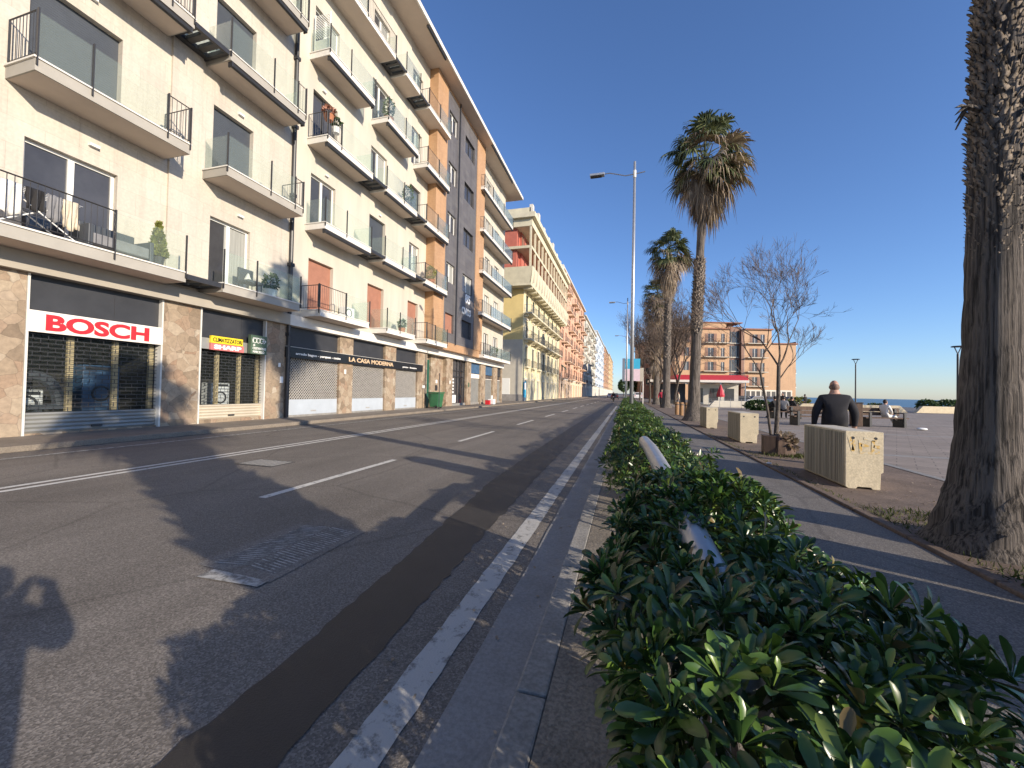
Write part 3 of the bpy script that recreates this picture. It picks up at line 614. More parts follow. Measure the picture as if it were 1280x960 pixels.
s = sign('shop_sign', 'square dark green sign with a row of white rings and an arrow', 11.52, 12.2, 2.6, 3.3, W + .1, W + .24, 'sign_green'); mb = MB()
for k in range(3):
    c = (W + .243, 11.68 + k * .14, 3.1); mb.tube([(c[0], c[1] + .075 * math.cos(a * math.pi / 8), c[2] + .085 * math.sin(a * math.pi / 8)) for a in range(17)], .011, 5)
mb.tube([(W + .243, 11.98, 3.1), (W + .243, 12.14, 3.1)], .011, 5); mb.tube([(W + .243, 12.05, 3.19), (W + .243, 12.15, 3.1), (W + .243, 12.05, 3.01)], .013, 5); mb.tube([(W + .243, 11.6, 3.0), (W + .243, 11.58, 3.1), (W + .243, 11.6, 3.2), (W + .243, 12.05, 3.2)], .007, 5)
mb.build('emblem', 'white_text', s)
fit_text('lettering', 'di', 'white_text', 11.64, 2.93, W + .243, .08, .09, s); fit_text('lettering', 'COSTANTINO', 'white_text', 11.87, 2.81, W + .243, .56, .09, s, .01); fit_text('lettering', 'MARCELLO', 'white_text', 11.84, 2.68, W + .243, .48, .09, s, .01)
s = sign('shop_sign', 'long black fascia sign with gold letters over the three lattice shutters', 13.25, 24.75, 2.62, 3.06, W + .03, W + .12, 'sign_black')
fit_text('lettering', 'LA CASA MODERNA', 'gold_text', 19.1, 2.85, W + .125, 4.0, .23, s, .03); fit_text('lettering', 'arredo bagno - parquet - cotto', 'white_text', 15.1, 2.8, W + .125, 2.75, .14, s, .02); fit_text('lettering', 'porte - finestre', 'white_text', 23.0, 2.78, W + .125, 1.7, .13, s, .02)
mb = MB(); mb.box(W + .03, W + .128, 13.25, 24.75, 3.07, 3.085); mb.build('sign_trim', 'alu', s)
s = thing('building_number', 'white house number letters on the dark grey cladding between two windows', 'sign', (GX, 31, 7.4)); fit_text('lettering', '85', 'white_text', 31.15, 9.05, GX, 1.15, .75, s, .04); fit_text('lettering', 'CIVICO', 'white_text', 30.95, 7.95, GX, 1.95, .6, s, .03)
s = sign('shop_sign', 'small green cross plate on the far stone pillar past the entrance', 33.2, 33.5, 1.7, 2.1, W + .021, W + .05, 'sign_green')
for y, z, w_, h_ in ((13.05, 1.55, .14, .26), (12.95, 2.2, .1, .16), (16.9, 2.1, .12, .22), (24.9, 1.5, .3, .2), (29.3, 1.9, .18, .25)):
    mb = MB(); mb.box(W + .021, W + .045, y, y + w_, z, z + h_); tag(mb.build('wall_notice', 'plastic_white'), {13.05: 'small square white notice low on the stone pillar beside the lattice shutter', 12.95: 'pale intercom plate high on the stone pillar under the drain pipe', 16.9: 'white paper notice on the stone pillar between two lattice shutters', 24.9: 'wide white notice on the stone pillar next to the green door', 29.3: 'white notice on the stone pillar before the dark glass entrance'}[y], 'notice')
mb = MB(); mb.tube([(W + .1, 13.36, .14), (W + .1, 13.36, TOP)], .078, 10)
for z in np.arange(3.5, TOP, 2.9): mb.box(W + .0, W + .2, 13.26, 13.46, z, z + .14)
mb.build('drain_pipe', 'metal_dark', A1); mb = MB(); mb.tube([(GX + .07, 28.75, 4.9), (GX + .07, 28.75, TOP)], .05, 8); mb.build('drain_pipe', 'metal_dark', A2)
for y, z in ((6.85, 7.58), (11.0, 7.5), (10.9, 11.15), (6.7, 11.4), (15.2, 11.2), (14.9, 14.95), (19.4, 11.15)):
    mb = MB(); mb.box(W + .002, W + .1, y, y + .2, z, z + .07); mb.build('wall_lamp', 'plastic_white', A1 if y < 13 else A2)
# ------------------------------------------------------------------ things on the balconies and the left pavement
def leafy(name, c, r, n, m, parent, size=.09, seed=1, shape=None):
    g_ = np.random.default_rng(seed); Ms = []
    for _ in range(n):
        d = g_.normal(size=3); d /= np.linalg.norm(d); q = g_.uniform(.35, 1) ** .5
        p = Vector(c) + Vector((d[0] * r[0] * q, d[1] * r[1] * q, d[2] * r[2] * q))
        if shape == 'cone': t = g_.uniform(0, 1) ** 1.6; a = g_.uniform(0, 6.28); p = Vector((c[0] + r[0] * (1 - t) * math.cos(a), c[1] + r[1] * (1 - t) * math.sin(a), c[2] - r[2] + 2 * r[2] * t)); d = np.array([math.cos(a), math.sin(a), 1.2])
        Ms.append(frame_M(p, d + g_.normal(size=3) * .5, g_.normal(size=3), size * g_.uniform(.7, 1.3)))
    return scatter(name, [(-.25, 0, 0), (.25, 0, 0), (.3, .6, .06), (0, 1, 0), (-.3, .6, .06)], [(0, 1, 2, 3, 4)], Ms, m, parent)
def potted(label, x, y, z, r=.2, h=.7, pot='terracotta_pot', m='plant_leaf', n=260, shape=None, seed=1):
    t = thing('potted_plant', label, 'plant', (x, y, z + .045)); mb = MB(); mb.lathe([(.13 * r / .2, 0), (.17 * r / .2, .24), (.18 * r / .2, .25), (.15 * r / .2, .22)], (x, y, z + .045), 12); mb.build('pot', pot, t)
    leafy('foliage', (x, y, z + .3 + h / 2), (r, r, h / 2), n, m, t, .1, seed, shape); mb = MB(); mb.tube([(x, y, z + .2), (x, y, z + .3 + h * .6)], .012, 5); mb.build('stem', 'twig', t); return t
z = FZ[0]
t = thing('drying_rack', 'white folding laundry rack hung with clothes on the balcony above the red lettered sign', 'laundry rack', (-12.9, 5.6, z)); mb = MB()
for x in (-13.2, -12.75): mb.tube([(x, 5.0, z + .04), (x, 6.3, z + .95)], .014, 5); mb.tube([(x, 6.3, z + .04), (x, 5.0, z + .95)], .014, 5)
for k in range(5): mb.tube([(-13.2 + k * .11, 4.95, z + .95), (-13.2 + k * .11, 6.4, z + .95)], .009, 4)
mb.build('rack_frame', 'plastic_white', t)
def cloth(label, y, w, h, m, x=-12.72):
    mb = MB(); q = 10; j_ = 6; o = .045; vs = [(x + o * math.sin(i * 1.3 + j * .5 + y * 9) * (.25 + j / j_), y + w * i / q + .01 * math.sin(j * 2 + i), z + .97 - h * j / j_ * (1 - .07 * math.sin(i * .9))) for j in range(j_ + 1) for i in range(q + 1)]
    mb.add(vs, [(j * (q + 1) + i, j * (q + 1) + i + 1, (j + 1) * (q + 1) + i + 1, (j + 1) * (q + 1) + i) for j in range(j_) for i in range(q)])
    o = mb.build('hanging_garment', m, smooth=True); md = o.modifiers.new('thick', 'SOLIDIFY'); md.thickness = .012; return tag(o, label, 'clothing')
cloth('white sheet hanging on the laundry rack at the corner of the balcony', 4.95, .42, .72, 'cloth_white'); cloth('black garment hanging between a white one and a grey one on the rack', 5.42, .3, .5, 'cloth_black'); cloth('grey garment hanging in the middle of the laundry rack', 5.75, .25, .6, 'cloth_grey'); cloth('cream top hanging at the end of the laundry rack beside the window frame', 6.03, .28, .68, 'cloth_cream')
t = thing('outdoor_sofa', 'dark grey outdoor sofa behind the glass of the balcony above the white sign', 'sofa', (-12.95, 7.2, z)); mb = MB(); mb.box(-13.25, -12.62, 6.55, 7.75, z + .1, z + .38); mb.build('seat', 'cloth_grey', t, bevel=.03)
mb = MB(); mb.box(-13.4, -13.22, 6.55, 7.75, z + .12, z + .75); mb.build('backrest', 'blind_blue', t, bevel=.03)
for y in (6.45, 7.76): mb = MB(); mb.box(-13.38, -12.62, y, y + .1, z + .02, z + .58); mb.build('armrest', 'blind_blue', t, bevel=.02)
potted('narrow yellow green conifer in a pot beside the dark sofa', -12.85, 8.1, z, .18, .95, 'anthracite', 'conifer', 700, 'cone', 3)
t = thing('balcony_chair', 'dark armchair with a pale cushion on the balcony above the yellow sign', 'chair', (-12.9, 11.05, z)); mb = MB(); mb.box(-13.15, -12.65, 10.78, 11.36, z + .3, z + .4); mb.build('seat', 'blind_blue', t, bevel=.02); mb = MB(); mb.box(-13.2, -13.12, 10.78, 11.36, z + .35, z + .86); mb.build('backrest', 'blind_blue', t, bevel=.02)
for x in (-13.13, -12.7):
    for y in (10.8, 11.32): mb = MB(); mb.tube([(x, y, z + .03), (x, y, z + .3)], .016, 6); mb.build('leg', 'metal_dark', t)
mb = MB(); mb.extrude([(-13.08, 10.92, z + .41), (-13.08, 11.2, z + .41), (-13.08, 11.06, z + .7)], (.1, 0, 0)); tag(mb.build('cushion', 'cloth_white', bevel=.02), 'white triangular cushion resting on the dark balcony armchair', 'cushion')
potted('airy small tree in a white pot next to the dark balcony armchair', -12.85, 11.85, z, .27, .6, 'plastic_white', 'plant_leaf', 220, None, 5)
potted('orange flowering plant in a clay pot on the iron railing of the third floor balcony', -12.7, 14.4, FZ[2] + .75, .26, .35, 'terracotta_pot', 'terracotta', 160, None, 6)
potted('small green plant beside the orange flowering pot on the third floor balcony', -12.72, 14.9, FZ[2] + .5, .22, .45, 'plastic_white', 'plant_leaf', 200, None, 7)
potted('yellow green bush on the second floor balcony by the orange brick pier', -12.8, 24.3, FZ[1], .35, .9, 'terracotta_pot', 'conifer', 350, None, 8)
potted('tall dark plant at the railing of the third floor middle balcony', -12.8, 21.2, FZ[2], .3, 1.1, 'anthracite', 'plant_leaf', 320, None, 9)
potted('leafy plant behind the glass of the fourth floor middle balcony', -12.85, 19.1, FZ[3], .32, 1.1, 'terracotta_pot', 'plant_leaf', 320, None, 10)
potted('low plant at the glass of the first floor balcony past the terracotta blind', -12.8, 20.9, FZ[0], .25, .5, 'terracotta_pot', 'plant_leaf', 200, None, 11)
potted('dark bush on the first floor balcony beyond the house number', -12.8, 38.2, FZ[0], .4, .8, 'anthracite', 'plant_leaf', 300, None, 12)
t = thing('trellis', 'white diagonal trellis screen at the edge of the fourth floor balcony beside the drain pipe', 'trellis', (-13.0, 14.25, FZ[3])); mb = MB(); x0, x1, y = -13.45, -12.62, 14.26; zz = FZ[3]
mb.box(x0, x0 + .05, y - .02, y + .02, zz + .02, zz + 1.75); mb.box(x1 - .05, x1, y - .02, y + .02, zz + .02, zz + 1.75); mb.build('post', 'frame_white', t); mb = MB()
for i in range(-8, 9):
    for sg in (1, -1):
        a0, a1 = max(x0, x0 + i * .11), min(x1, x0 + i * .11 + 1.05)
        if a1 > a0: f0, f1 = a0 - x0 - i * .11, a1 - x0 - i * .11; zz0, zz1 = (f0, f1) if sg == 1 else (1.05 - f0, 1.05 - f1); mb.tube([(a0, y + .008 * sg, zz + .65 + zz0), (a1, y + .008 * sg, zz + .65 + zz1)], .012, 4)
mb.box(x0 + .05, x1 - .05, y - .012, y + .012, zz + .06, zz + .58); mb.build('lattice_panel', 'frame_white', t)
t = thing('air_conditioner', 'white air conditioning unit on the first floor balcony beside a terracotta blind', 'air conditioner', (-13.2, 16.6, FZ[0])); mb = MB(); mb.box(-13.45, -13.1, 16.3, 17.0, FZ[0] + .08, FZ[0] + .62); mb.build('casing', 'plastic_white', t, bevel=.02); mb = MB(); mb.tube([(-13.096, 16.58 + .2 * math.cos(a * .524), FZ[0] + .35 + .2 * math.sin(a * .524)) for a in range(13)], .02, 5); mb.build('fan_ring', 'metal_dark', t)
t = thing('wheelie_bin', 'green wheeled rubbish bin standing before the green door', 'bin', (-12.75, 25.6, .12)); mb = MB()
mb.add([(-13.1, 25.2, .2), (-12.5, 25.2, .2), (-12.5, 25.9, .2), (-13.1, 25.9, .2), (-13.2, 25.1, 1.15), (-12.4, 25.1, 1.15), (-12.4, 26.0, 1.15), (-13.2, 26.0, 1.15)], [(3, 2, 1, 0), (4, 5, 6, 7), (0, 1, 5, 4), (1, 2, 6, 5), (2, 3, 7, 6), (3, 0, 4, 7)]); mb.build('body', 'bin_green', t, bevel=.02)
mb = MB(); mb.box(-13.24, -12.36, 25.06, 26.04, 1.16, 1.24); mb.tube([(-13.22, 25.06, 1.2), (-13.22, 26.04, 1.2)], .03, 6); mb.build('lid', 'bin_green', t, bevel=.015)
for y in (25.15, 25.85): mb = MB(); mb.tube([(-12.6, y, .22), (-12.6, y + .06, .22)], .1, 10); mb.build('wheel', 'rubber', t)
mb = MB(); mb.box(-12.7, -12.1, 36.2, 36.8, .12, .62); mb.box(-12.5, -12.3, 36.4, 36.55, .62, .98); tag(mb.build('water_tank', 'plastic_white', bevel=.05), 'small white tank on the pavement outside the far shops', 'tank')
mb = MB(); mb.box(-12.6, -12.2, 35.2, 35.6, .12, .5); mb.box(-12.62, -12.18, 35.18, 35.62, .5, .53); tag(mb.build('crate', 'sign_red', bevel=.01), 'dark red crate on the pavement beside the small white tank', 'crate')
for y, lb in ((24.2, 'thin dark pole at the kerb opposite the third lattice shutter'),):
    mb = MB(); mb.tube([(-11.9, y, .12), (-11.9, y, 2.5)], .03, 8); mb.box(-11.96, -11.84, y - .06, y + .06, .12, .16); tag(mb.build('pavement_pole', 'metal_dark'), lb, 'pole')
# shop goods behind the brick pattern shutter
def goods(name, label, x, y0, y1, z0, z1, m, cat, extra=None):
    t = thing(name, label, cat, (x, (y0 + y1) / 2, z0)); mb = MB(); mb.box(x - .5, x, y0, y1, z0, z1); mb.build('casing', m, t, bevel=.03)
    mb = MB(); mb.tube([(x + .006, (y0 + y1) / 2 + .2 * math.cos(a * .4), (z0 + z1) / 2 + .2 * math.sin(a * .4)) for a in range(17)], .03, 6); mb.box(x + .001, x + .012, y0 + .06, y1 - .06, z1 - .14, z1 - .05); mb.build('front_ring', 'metal_dark', t); return t
goods('washing_machine', 'white appliance low behind the shutter below the red letters', -14.5, 6.0, 6.65, .45, 1.2, 'goods_white', 'appliance'); goods('washing_machine', 'blue display unit behind the brick pattern shutter', -14.4, 7.35, 8.2, .3, 1.9, 'goods_blue', 'appliance'); goods('washing_machine', 'white appliance behind the shutter under the yellow sign', -14.5, 11.0, 11.7, .4, 1.5, 'goods_white', 'appliance'); goods('oven', 'dark appliance behind the shutter under the yellow sign', -14.5, 10.0, 10.6, .4, 1.2, 'blind_blue', 'appliance')
mb = MB(); mb.tube([(-14.3, 6.35 + .5 * math.cos(a * .2618), .78 + .78 * math.sin(a * .2618)) for a in range(13)], .13, 8); mb.box(-14.45, -14.2, 5.9, 6.9, .7, .82); tag(mb.build('display_arch', 'blind_blue'), 'dark rounded display stand behind the brick pattern shutter', 'display')
mb = MB(); mb.box(-14.3, -13.95, 5.95, 6.8, .3, .36); mb.box(-14.2, -14.0, 6.0, 6.3, .36, .62, 1); mb.box(-14.2, -14.0, 6.4, 6.7, .36, .55, 2); tag(mb.build('display_table', ['goods_white', 'goods_red', 'goods_white']), 'low white table with red and white boxes in the shop window', 'table')
# ------------------------------------------------------------------ buildings further along the street
mat('yellow_wall', (.66, .52, .23), .8, .1, 1); mat('yellow_pale', (.68, .60, .38), .8, .08, 1); mat('beige_wall', (.50, .46, .38), .8, .1, 1.2); mat('gallery', (.60, .55, .40), .8, .14, 1.2)
mat('red_wall', (.46, .14, .10), .8, .1, 2); mat('pink_wall', (.62, .37, .25), .8, .12, 1); mat('pink_pale', (.66, .50, .36), .8, .08, 1); mat('white_wall', (.62, .58, .5), .8, .1, 1); mat('blue_scaffold', (.55, .62, .70), .7, .12, 1)
mat('brown_wall', (.42, .25, .16), .8, .12, 1); mat('ochre_wall', (.58, .42, .24), .8, .12, 1); mat('shutter_green', (.07, .10, .07), .6, .15, 3); mat('shutter_brown', (.20, .10, .065), .6, .15, 3); mat('stone_base', (.27, .25, .23), .8, .2, 2)
mat('roof_tile', (.28, .13, .08), .85, .25, 5); mat('kiosk_red', (.5, .03, .05), .5, .08, 2); mat('panel_cyan', (.05, .42, .66), .5, .06, 2); mat('panel_pink', (.75, .58, .64), .5, .08, 5)
mat('car_dark', (.02, .022, .028), .3, .2, 2); mat('car_grey', (.25, .26, .28), .3, .1, 2); mat('car_white', (.7, .7, .7), .3, .05, 2); mat('car_blue', (.04, .07, .14), .3, .1, 2)
def rail_mesh(mb, p, q, z, h=1.0, gap=.16, m=0): bars(mb, p, q, z, h, gap, m)
def win_simple(root, X, ya, yb, za, zb, shutters=None, rail=False, frame='frame_white', deep=.15):
    mb = MB(); x = X - deep; t = .06
    mb.box(x, x + .05, ya, ya + t, za, zb); mb.box(x, x + .05, yb - t, yb, za, zb); mb.box(x, x + .05, ya + t, yb - t, zb - t, zb); yc = (ya + yb) / 2; mb.box(x, x + .055, yc - .04, yc + .04, za, zb - t)
    w = mb.build('window', frame, root); mb = MB(); mb.quad((x + .015, ya, za), (x + .015, yb, za), (x + .015, yb, zb), (x + .015, ya, zb)); mb.build('pane', 'pane', w)
    if shutters:
        wd = (yb - ya) / 2
        for a in (ya - wd, yb):
            mb = MB(); mb.box(X + .005, X + .05, a + .01, a + wd - .01, za, zb)
            for q in range(8): mb.box(X + .05, X + .06, a + .06, a + wd - .06, za + .1 + (zb - za - .2) * q / 8, za + .1 + (zb - za - .2) * (q + .6) / 8)
            mb.build('shutter', shutters, w)
    return w
# ---- yellow building with the overhanging two-storey gallery
B = thing('apartment_building', 'yellow building with a pale two storey gallery of columns overhanging its top', 'building', (W, 68, 0)); Y0, Y1 = 52.5, 83.4
cols = [54.5, 58.6, 62.6, 66.7, 70.8, 74.9, 79.0]; ops = []
for c in cols: ops += [(c - .6, c + .6, 12.32, 14.9), (c - .6, c + .6, 8.72, 11.3), (c - .65, c + .65, 4.95, 7.7), (c - .4, c + .4, 3.5, 4.2), (c - .85, c + .85, .14, 3.0)]
mb = MB(); wall_open(mb, W, Y0, Y1, .1, 15.4, ops, .1, 0); mb.quad((W - 11, Y0, 8.5), (W, Y0, 8.5), (W, Y0, 15.4), (W - 11, Y0, 15.4), 1); mb.quad((W - 11, Y0, 0), (W, Y0, 0), (W, Y0, 8.5), (W - 11, Y0, 8.5), 2); mb.quad((W, Y1, 0), (W - 11, Y1, 0), (W - 11, Y1, 15.4), (W, Y1, 15.4), 1)
mb.build('wall', ['yellow_pale', 'yellow_wall', 'beige_wall'], B)
mb = MB(); mb.box(W - 4.0, W + .03, Y0 - .05, Y0 - .004, .1, 1.0); mb.box(W + .003, W + .05, Y0 - .05, Y0 + 1.0, .1, 1.0); mb.build('stone_plinth', 'stone_base', B)
mb = MB(); mb.box(-16.65, -15.25, Y0 - .03, Y0 - .004, .12, 3.2); [mb.box(-16.6, -15.3, Y0 - .045, Y0 - .031, .2 + k * .36, .53 + k * .36) for k in range(8)]; mb.build('garage_door', 'frame_white', B)
for c in cols:
    for a, b, z0, z1 in ((c - .6, c + .6, 12.32, 14.9), (c - .6, c + .6, 8.72, 11.3), (c - .65, c + .65, 4.95, 7.7), (c - .4, c + .4, 3.5, 4.2)): win_simple(B, W, a, b, z0, z1, frame='shutter_green' if z0 > 4.5 else 'frame_white', deep=.075)
    mb = MB(); mb.box(W - .12, W - .08, c - .85, c + .85, .14, 3.0); mb.build('shop_door', 'goods_blue' if c == cols[0] else 'curtain', B)
    mb = MB()
    for a in (c - 1.0, c + .86): mb.box(W + .002, W + .06, a, a + .14, .14, 3.1)
    mb.box(W + .002, W + .08, c - 1.0, c + 1.0, 3.1, 3.3)
    for q in (8.72, 4.95): mb.box(W + .002, W + .07, c - .85, c - .67, q, q + 2.75); mb.box(W + .002, W + .07, c + .67, c + .85, q, q + 2.75); mb.box(W + .002, W + .1, c - .9, c + .9, q + 2.76, q + 2.95)
    mb.build('window_surround', 'white_wall', B)
    for z, w_, d_ in ((12.3, 1.75, 1.1), (8.7, 1.75, 1.1), (4.92, .95, .45)):
        mb = MB(); mb.box(W + .003, W + d_, c - w_, c + w_, z - .22, z); mb.box(W + .003, W + d_ * .5, c - w_ * .8, c - w_ * .65, z - .55, z - .225); mb.box(W + .003, W + d_ * .5, c + w_ * .65, c + w_ * .8, z - .55, z - .225); b_ = mb.build('balcony', 'gallery', B)
        mb = MB(); e = .04; rail_mesh(mb, (W + d_ - e, c - w_ + e), (W + d_ - e, c + w_ - e), z); rail_mesh(mb, (W + .05, c - w_ + e), (W + d_ - e, c - w_ + e), z); rail_mesh(mb, (W + .05, c + w_ - e), (W + d_ - e, c + w_ - e), z); mb.build('railing', 'metal_dark', b_)
GXb = -12.2; GY = 50.9; G1 = 84.6
mb = MB(); mb.box(W - 11, GXb, GY, G1, 15.45, 15.75, 0)
mb.extrude([(GXb, GY, 15.75), (GXb + .25, GY - .2, 17.9), (GXb + .05, GY, 17.95), (GXb - .2, GY, 15.75)], (0, G1 - GY, 0), 0); mb.extrude([(GXb, GY, 15.75), (GXb + .25, GY - .2, 17.9), (GXb + .2, GY + .1, 17.93), (GXb - .1, GY + .2, 15.75)], (-9, 0, 0), 0)
for i in range(18): y = GY + .9 + i * 1.85; mb.box(GXb + .1, GXb + .26, y, y + .06, 15.9, 17.8, 1)
for i in range(14): mb.box(W + .1, GXb - .03, GY + 1 + i * 2.4, GY + 1.3 + i * 2.4, 15.15, 15.448, 0)
mb.build('gallery_parapet', ['gallery', 'beige_wall'], B)
mb = MB(); mb.box(W - 11, GXb - .02, GY + .05, G1, 20.4, 20.75); mb.box(W - 11, GXb + .02, GY, G1, 23.3, 24.3); mb.box(W - 11, GXb + .5, GY - .5, G1 + .3, 24.31, 24.95); mb.build('gallery_slab', 'gallery', B)
for i in range(14):
    y = GY + .06 + i * (G1 - GY - .5) / 13; mb = MB(); mb.box(GXb - .3, GXb - .06, y, y + .26, 17.96, 20.39); mb.box(GXb - .3, GXb - .06, y, y + .26, 20.76, 23.29); mb.build('gallery_column', 'gallery', B)
mb = MB(); mb.box(W - 11, W - .5, Y0 + .3, G1 - .2, 15.76, 23.29); mb.box(W - 3.2, W - .8, GY + .5, Y0 + .298, 15.76, 20.39); mb.box(W - 3.2, W - .8, GY + .5, Y0 + .298, 20.76, 23.29); mb.build('gallery_back_wall', 'red_wall', B)
for i in range(13):
    y = GY + 1.9 + i * 2.5
    for z0 in (15.8, 20.8): mb = MB(); mb.box(W - .5, W - .44, y, y + 1.0, z0, z0 + 2.2); mb.build('gallery_window', 'shutter_brown', B)
mb = MB(); mb.box(W - 10, GXb - .3, GY + .3, G1 - .3, 24.96, 25.9); mb.build('roof_parapet', 'gallery', B)
for i in range(9):
    y = GY + .3 + i * 3.9; mb = MB(); mb.box(GXb - .45, GXb + .0, y, y + .8, 24.97, 26.3 + .5 * (i % 3 == 1)); mb.build('roof_post', 'white_wall', B)
for lab, y in (('blue poster board at the corner of the yellow building', 52.9),):
    t = thing('poster_board', lab, 'poster board', (W + .2, y + .6, .12)); mb = MB(); mb.box(W + .12, W + .18, y, y + 1.2, .6, 2.7, 0); mb.box(W + .181, W + .186, y + .06, y + 1.14, 1.7, 2.6, 1); mb.build('board', ['panel_cyan', 'white_text'], t)
    for a in (y + .05, y + 1.05): mb = MB(); mb.box(W + .12, W + .18, a, a + .1, .12, .6); mb.build('leg', 'metal_grey', t)
# ---- a plainer maker for the houses beyond
def street_house(label, y0, y1, H, wallm, balm, floors, ncol, shut, X=W, cornice='white_wall', ground='white_wall', rail='metal_dark', bd=.9, continuous=False):
    r = thing('apartment_building', label, 'building', (X, (y0 + y1) / 2, 0)); fh = (H - 4.6) / floors; st = (y1 - y0) / ncol; ops = []
    L = []
    for f in range(floors):
        for c in range(ncol): yc = y0 + st * (c + .5); z = 4.6 + f * fh; L.append((f, c, yc, z)); ops.append((yc - .6, yc + .6, z + .05, z + fh * .72))
    gops = [(y0 + st * (c + .5) - 1.1, y0 + st * (c + .5) + 1.1, .13, 3.3) for c in range(ncol)]
    mb = MB(); wall_open(mb, X, y0, y1, 4.3, H, ops, .18, 0); wall_open(mb, X, y0, y1, .1, 4.3, gops, .25, 1); shell(mb, X, X - 12, y0, y1, 0, H, 0); mb.build('wall', [wallm, ground], r)
    mb = MB(); mb.box(X - 12, X + .6, y0 - .02, y1 + .02, H, H + .35); mb.box(X + .003, X + .12, y0, y1, 4.25, 4.5); mb.build('cornice', cornice, r)
    for g0 in gops: mb = MB(); mb.box(X - .25, X - .2, g0[0], g0[1], g0[2], g0[3]); mb.box(X - .2, X - .15, g0[0], g0[1], 2.6, 2.7); mb.build('shop_door', random.choice(['pane', 'shutter_slat', 'anthracite', 'wood_tan']), r)
    for f, c, yc, z in L:
        v_ = random.random(); win_simple(r, X, yc - .6, yc + .6, z + .05, z + fh * .72, shut if v_ < .75 else None)
        if v_ > .86: mb = MB(); mb.extrude([(X + .02, yc - .9, z + fh * .74), (X + .9, yc - .9, z + fh * .5), (X + .9, yc - .9, z + fh * .5 - .15), (X + .02, yc - .9, z + fh * .7)], (0, 1.8, 0)); mb.build('awning', random.choice(['door_green', 'cloth_cream', 'terracotta', 'white_wall']), r)
        elif v_ < .3: mb = MB(); mb.box(X - .1, X - .06, yc - .58, yc + .58, z + fh * random.uniform(.2, .5), z + fh * .72); mb.build('roller_blind', random.choice(['beige_wall', 'shutter_green', 'shutter_brown', 'white_wall']), r)
        if (c + f) % 3 != 1 or continuous:
            w_ = st * .5 - .02 if continuous else min(1.7, st * .42)
            mb = MB(); mb.box(X + .003, X + bd, yc - w_, yc + w_, z - .2, z); b_ = mb.build('balcony', balm, r); mb = MB(); e = .04
            rail_mesh(mb, (X + bd - e, yc - w_ + e), (X + bd - e, yc + w_ - e), z, 1, .2); rail_mesh(mb, (X + .05, yc - w_ + e), (X + bd - e, yc - w_ + e), z, 1, .2); mb.build('railing', rail, b_)
    return r
c1 = street_house('salmon pink house with many projecting balconies beyond the yellow building', 84.7, 133, 28.0, 'pink_wall', 'pink_pale', 6, 9, 'shutter_brown', ground='pink_pale', bd=1.3)
street_house('cream white house with dark balconies behind the salmon pink one', 134, 186, 27.0, 'white_wall', 'beige_wall', 6, 9, 'shutter_green', bd=1.1)
street_house('pale blue white house beyond the cream white one', 187, 255, 30.0, 'blue_scaffold', 'blue_scaffold', 7, 9, None, bd=.7)
street_house('brownish house with ochre balconies far up the street', 256, 330, 31.0, 'brown_wall', 'ochre_wall', 7, 9, None, bd=1.1)
street_house('ochre house closing the row of houses at the end of the street', 331, 430, 33.0, 'ochre_wall', 'pink_pale', 7, 9, None, bd=1.1)
# ---- orange block by the sea (built facing +X, then turned towards the square)
O = thing('apartment_building', 'orange brick apartment block by the sea with a dark glazed stair strip', 'building', (0, 0, 0)); OW = 27.2; oz = [4.2, 8.1, 12.0, 15.9]; ops = []; ow = []
for z in oz:
    for a, b, k in ((-3.6, -2.2, 'shutter_brown'), (3.0, 4.6, 'shutter_brown'), (6.6, 7.6, None), (15.2, 16.6, 'shutter_brown'), (17.4, 18.6, None)):
        ops.append((a, b, z + .1, z + 2.5)); ow.append((a, b, z + .1, z + 2.5, k))
mb = MB(); wall_open(mb, 0, -6, 8.9, 0.1, 19.6, [o for o in ops if o[0] < 9], .2, 0); mb.quad((-14, -6, 0), (0, -6, 0), (0, -6, 19.6), (-14, -6, 19.6)); mb.build('wall', 'tile_orange', O); mb = MB(); wall_open(mb, 0, 13.0, 20.5, .1, 19.6, [o for o in ops if o[0] > 12], .2, 0); mb.quad((0, 20.5, .1), (0, OW, .1), (0, OW, 15.8), (0, 20.5, 15.8), 0); mb.quad((0, OW, 0), (-14, OW, 0), (-14, OW, 15.8), (0, OW, 15.8)); mb.quad((0, 20.5, 15.8), (0, OW, 15.8), (-14, OW, 15.8), (-14, 20.5, 15.8)); mb.quad((0, 20.5, 15.8), (-14, 20.5, 15.8), (-14, 20.5, 19.6), (0, 20.5, 19.6))
mb.build('wall', 'tile_orange', O)
mb = MB(); mb.box(-14, -1.2, 8.9, 13.0, .1, 20.6, 0); mb.box(-1.2, -.02, 12.2, 12.99, .1, 19.6, 0); mb.build('stair_tower', 'shutter_brown', O)
for z in oz: mb = MB(); mb.box(-1.2, -1.1, 8.95, 12.15, z + .2, z + 3.3); mb.build('stair_glazing', 'pane', O); mb = MB(); mb.box(-1.1, -.9, 8.92, 12.18, z - .1, z + .19); [mb.box(-1.1, -1.04, 8.95 + k * 1.05, 9.02 + k * 1.05, z + .2, z + 3.3) for k in range(4)]; mb.build('stair_frame', 'beige_wall', O)
mb = MB(); mb.box(-14, .5, -6.2, 9.2, 19.6, 19.95); mb.box(-14, .5, 13.0, 20.7, 19.6, 19.95); mb.box(-14, .4, 20.7, OW + .4, 15.8, 16.1); mb.box(-12, -1.5, 1.5, 8.8, 19.95, 21.6, 1); mb.box(-12.3, -1.2, 1.2, 13.2, 21.6, 21.85); mb.build('roof', ['roof_tile', 'tile_orange'], O)
for a, b, c, d, k in ow: win_simple(O, 0, a, b, c, d, k)
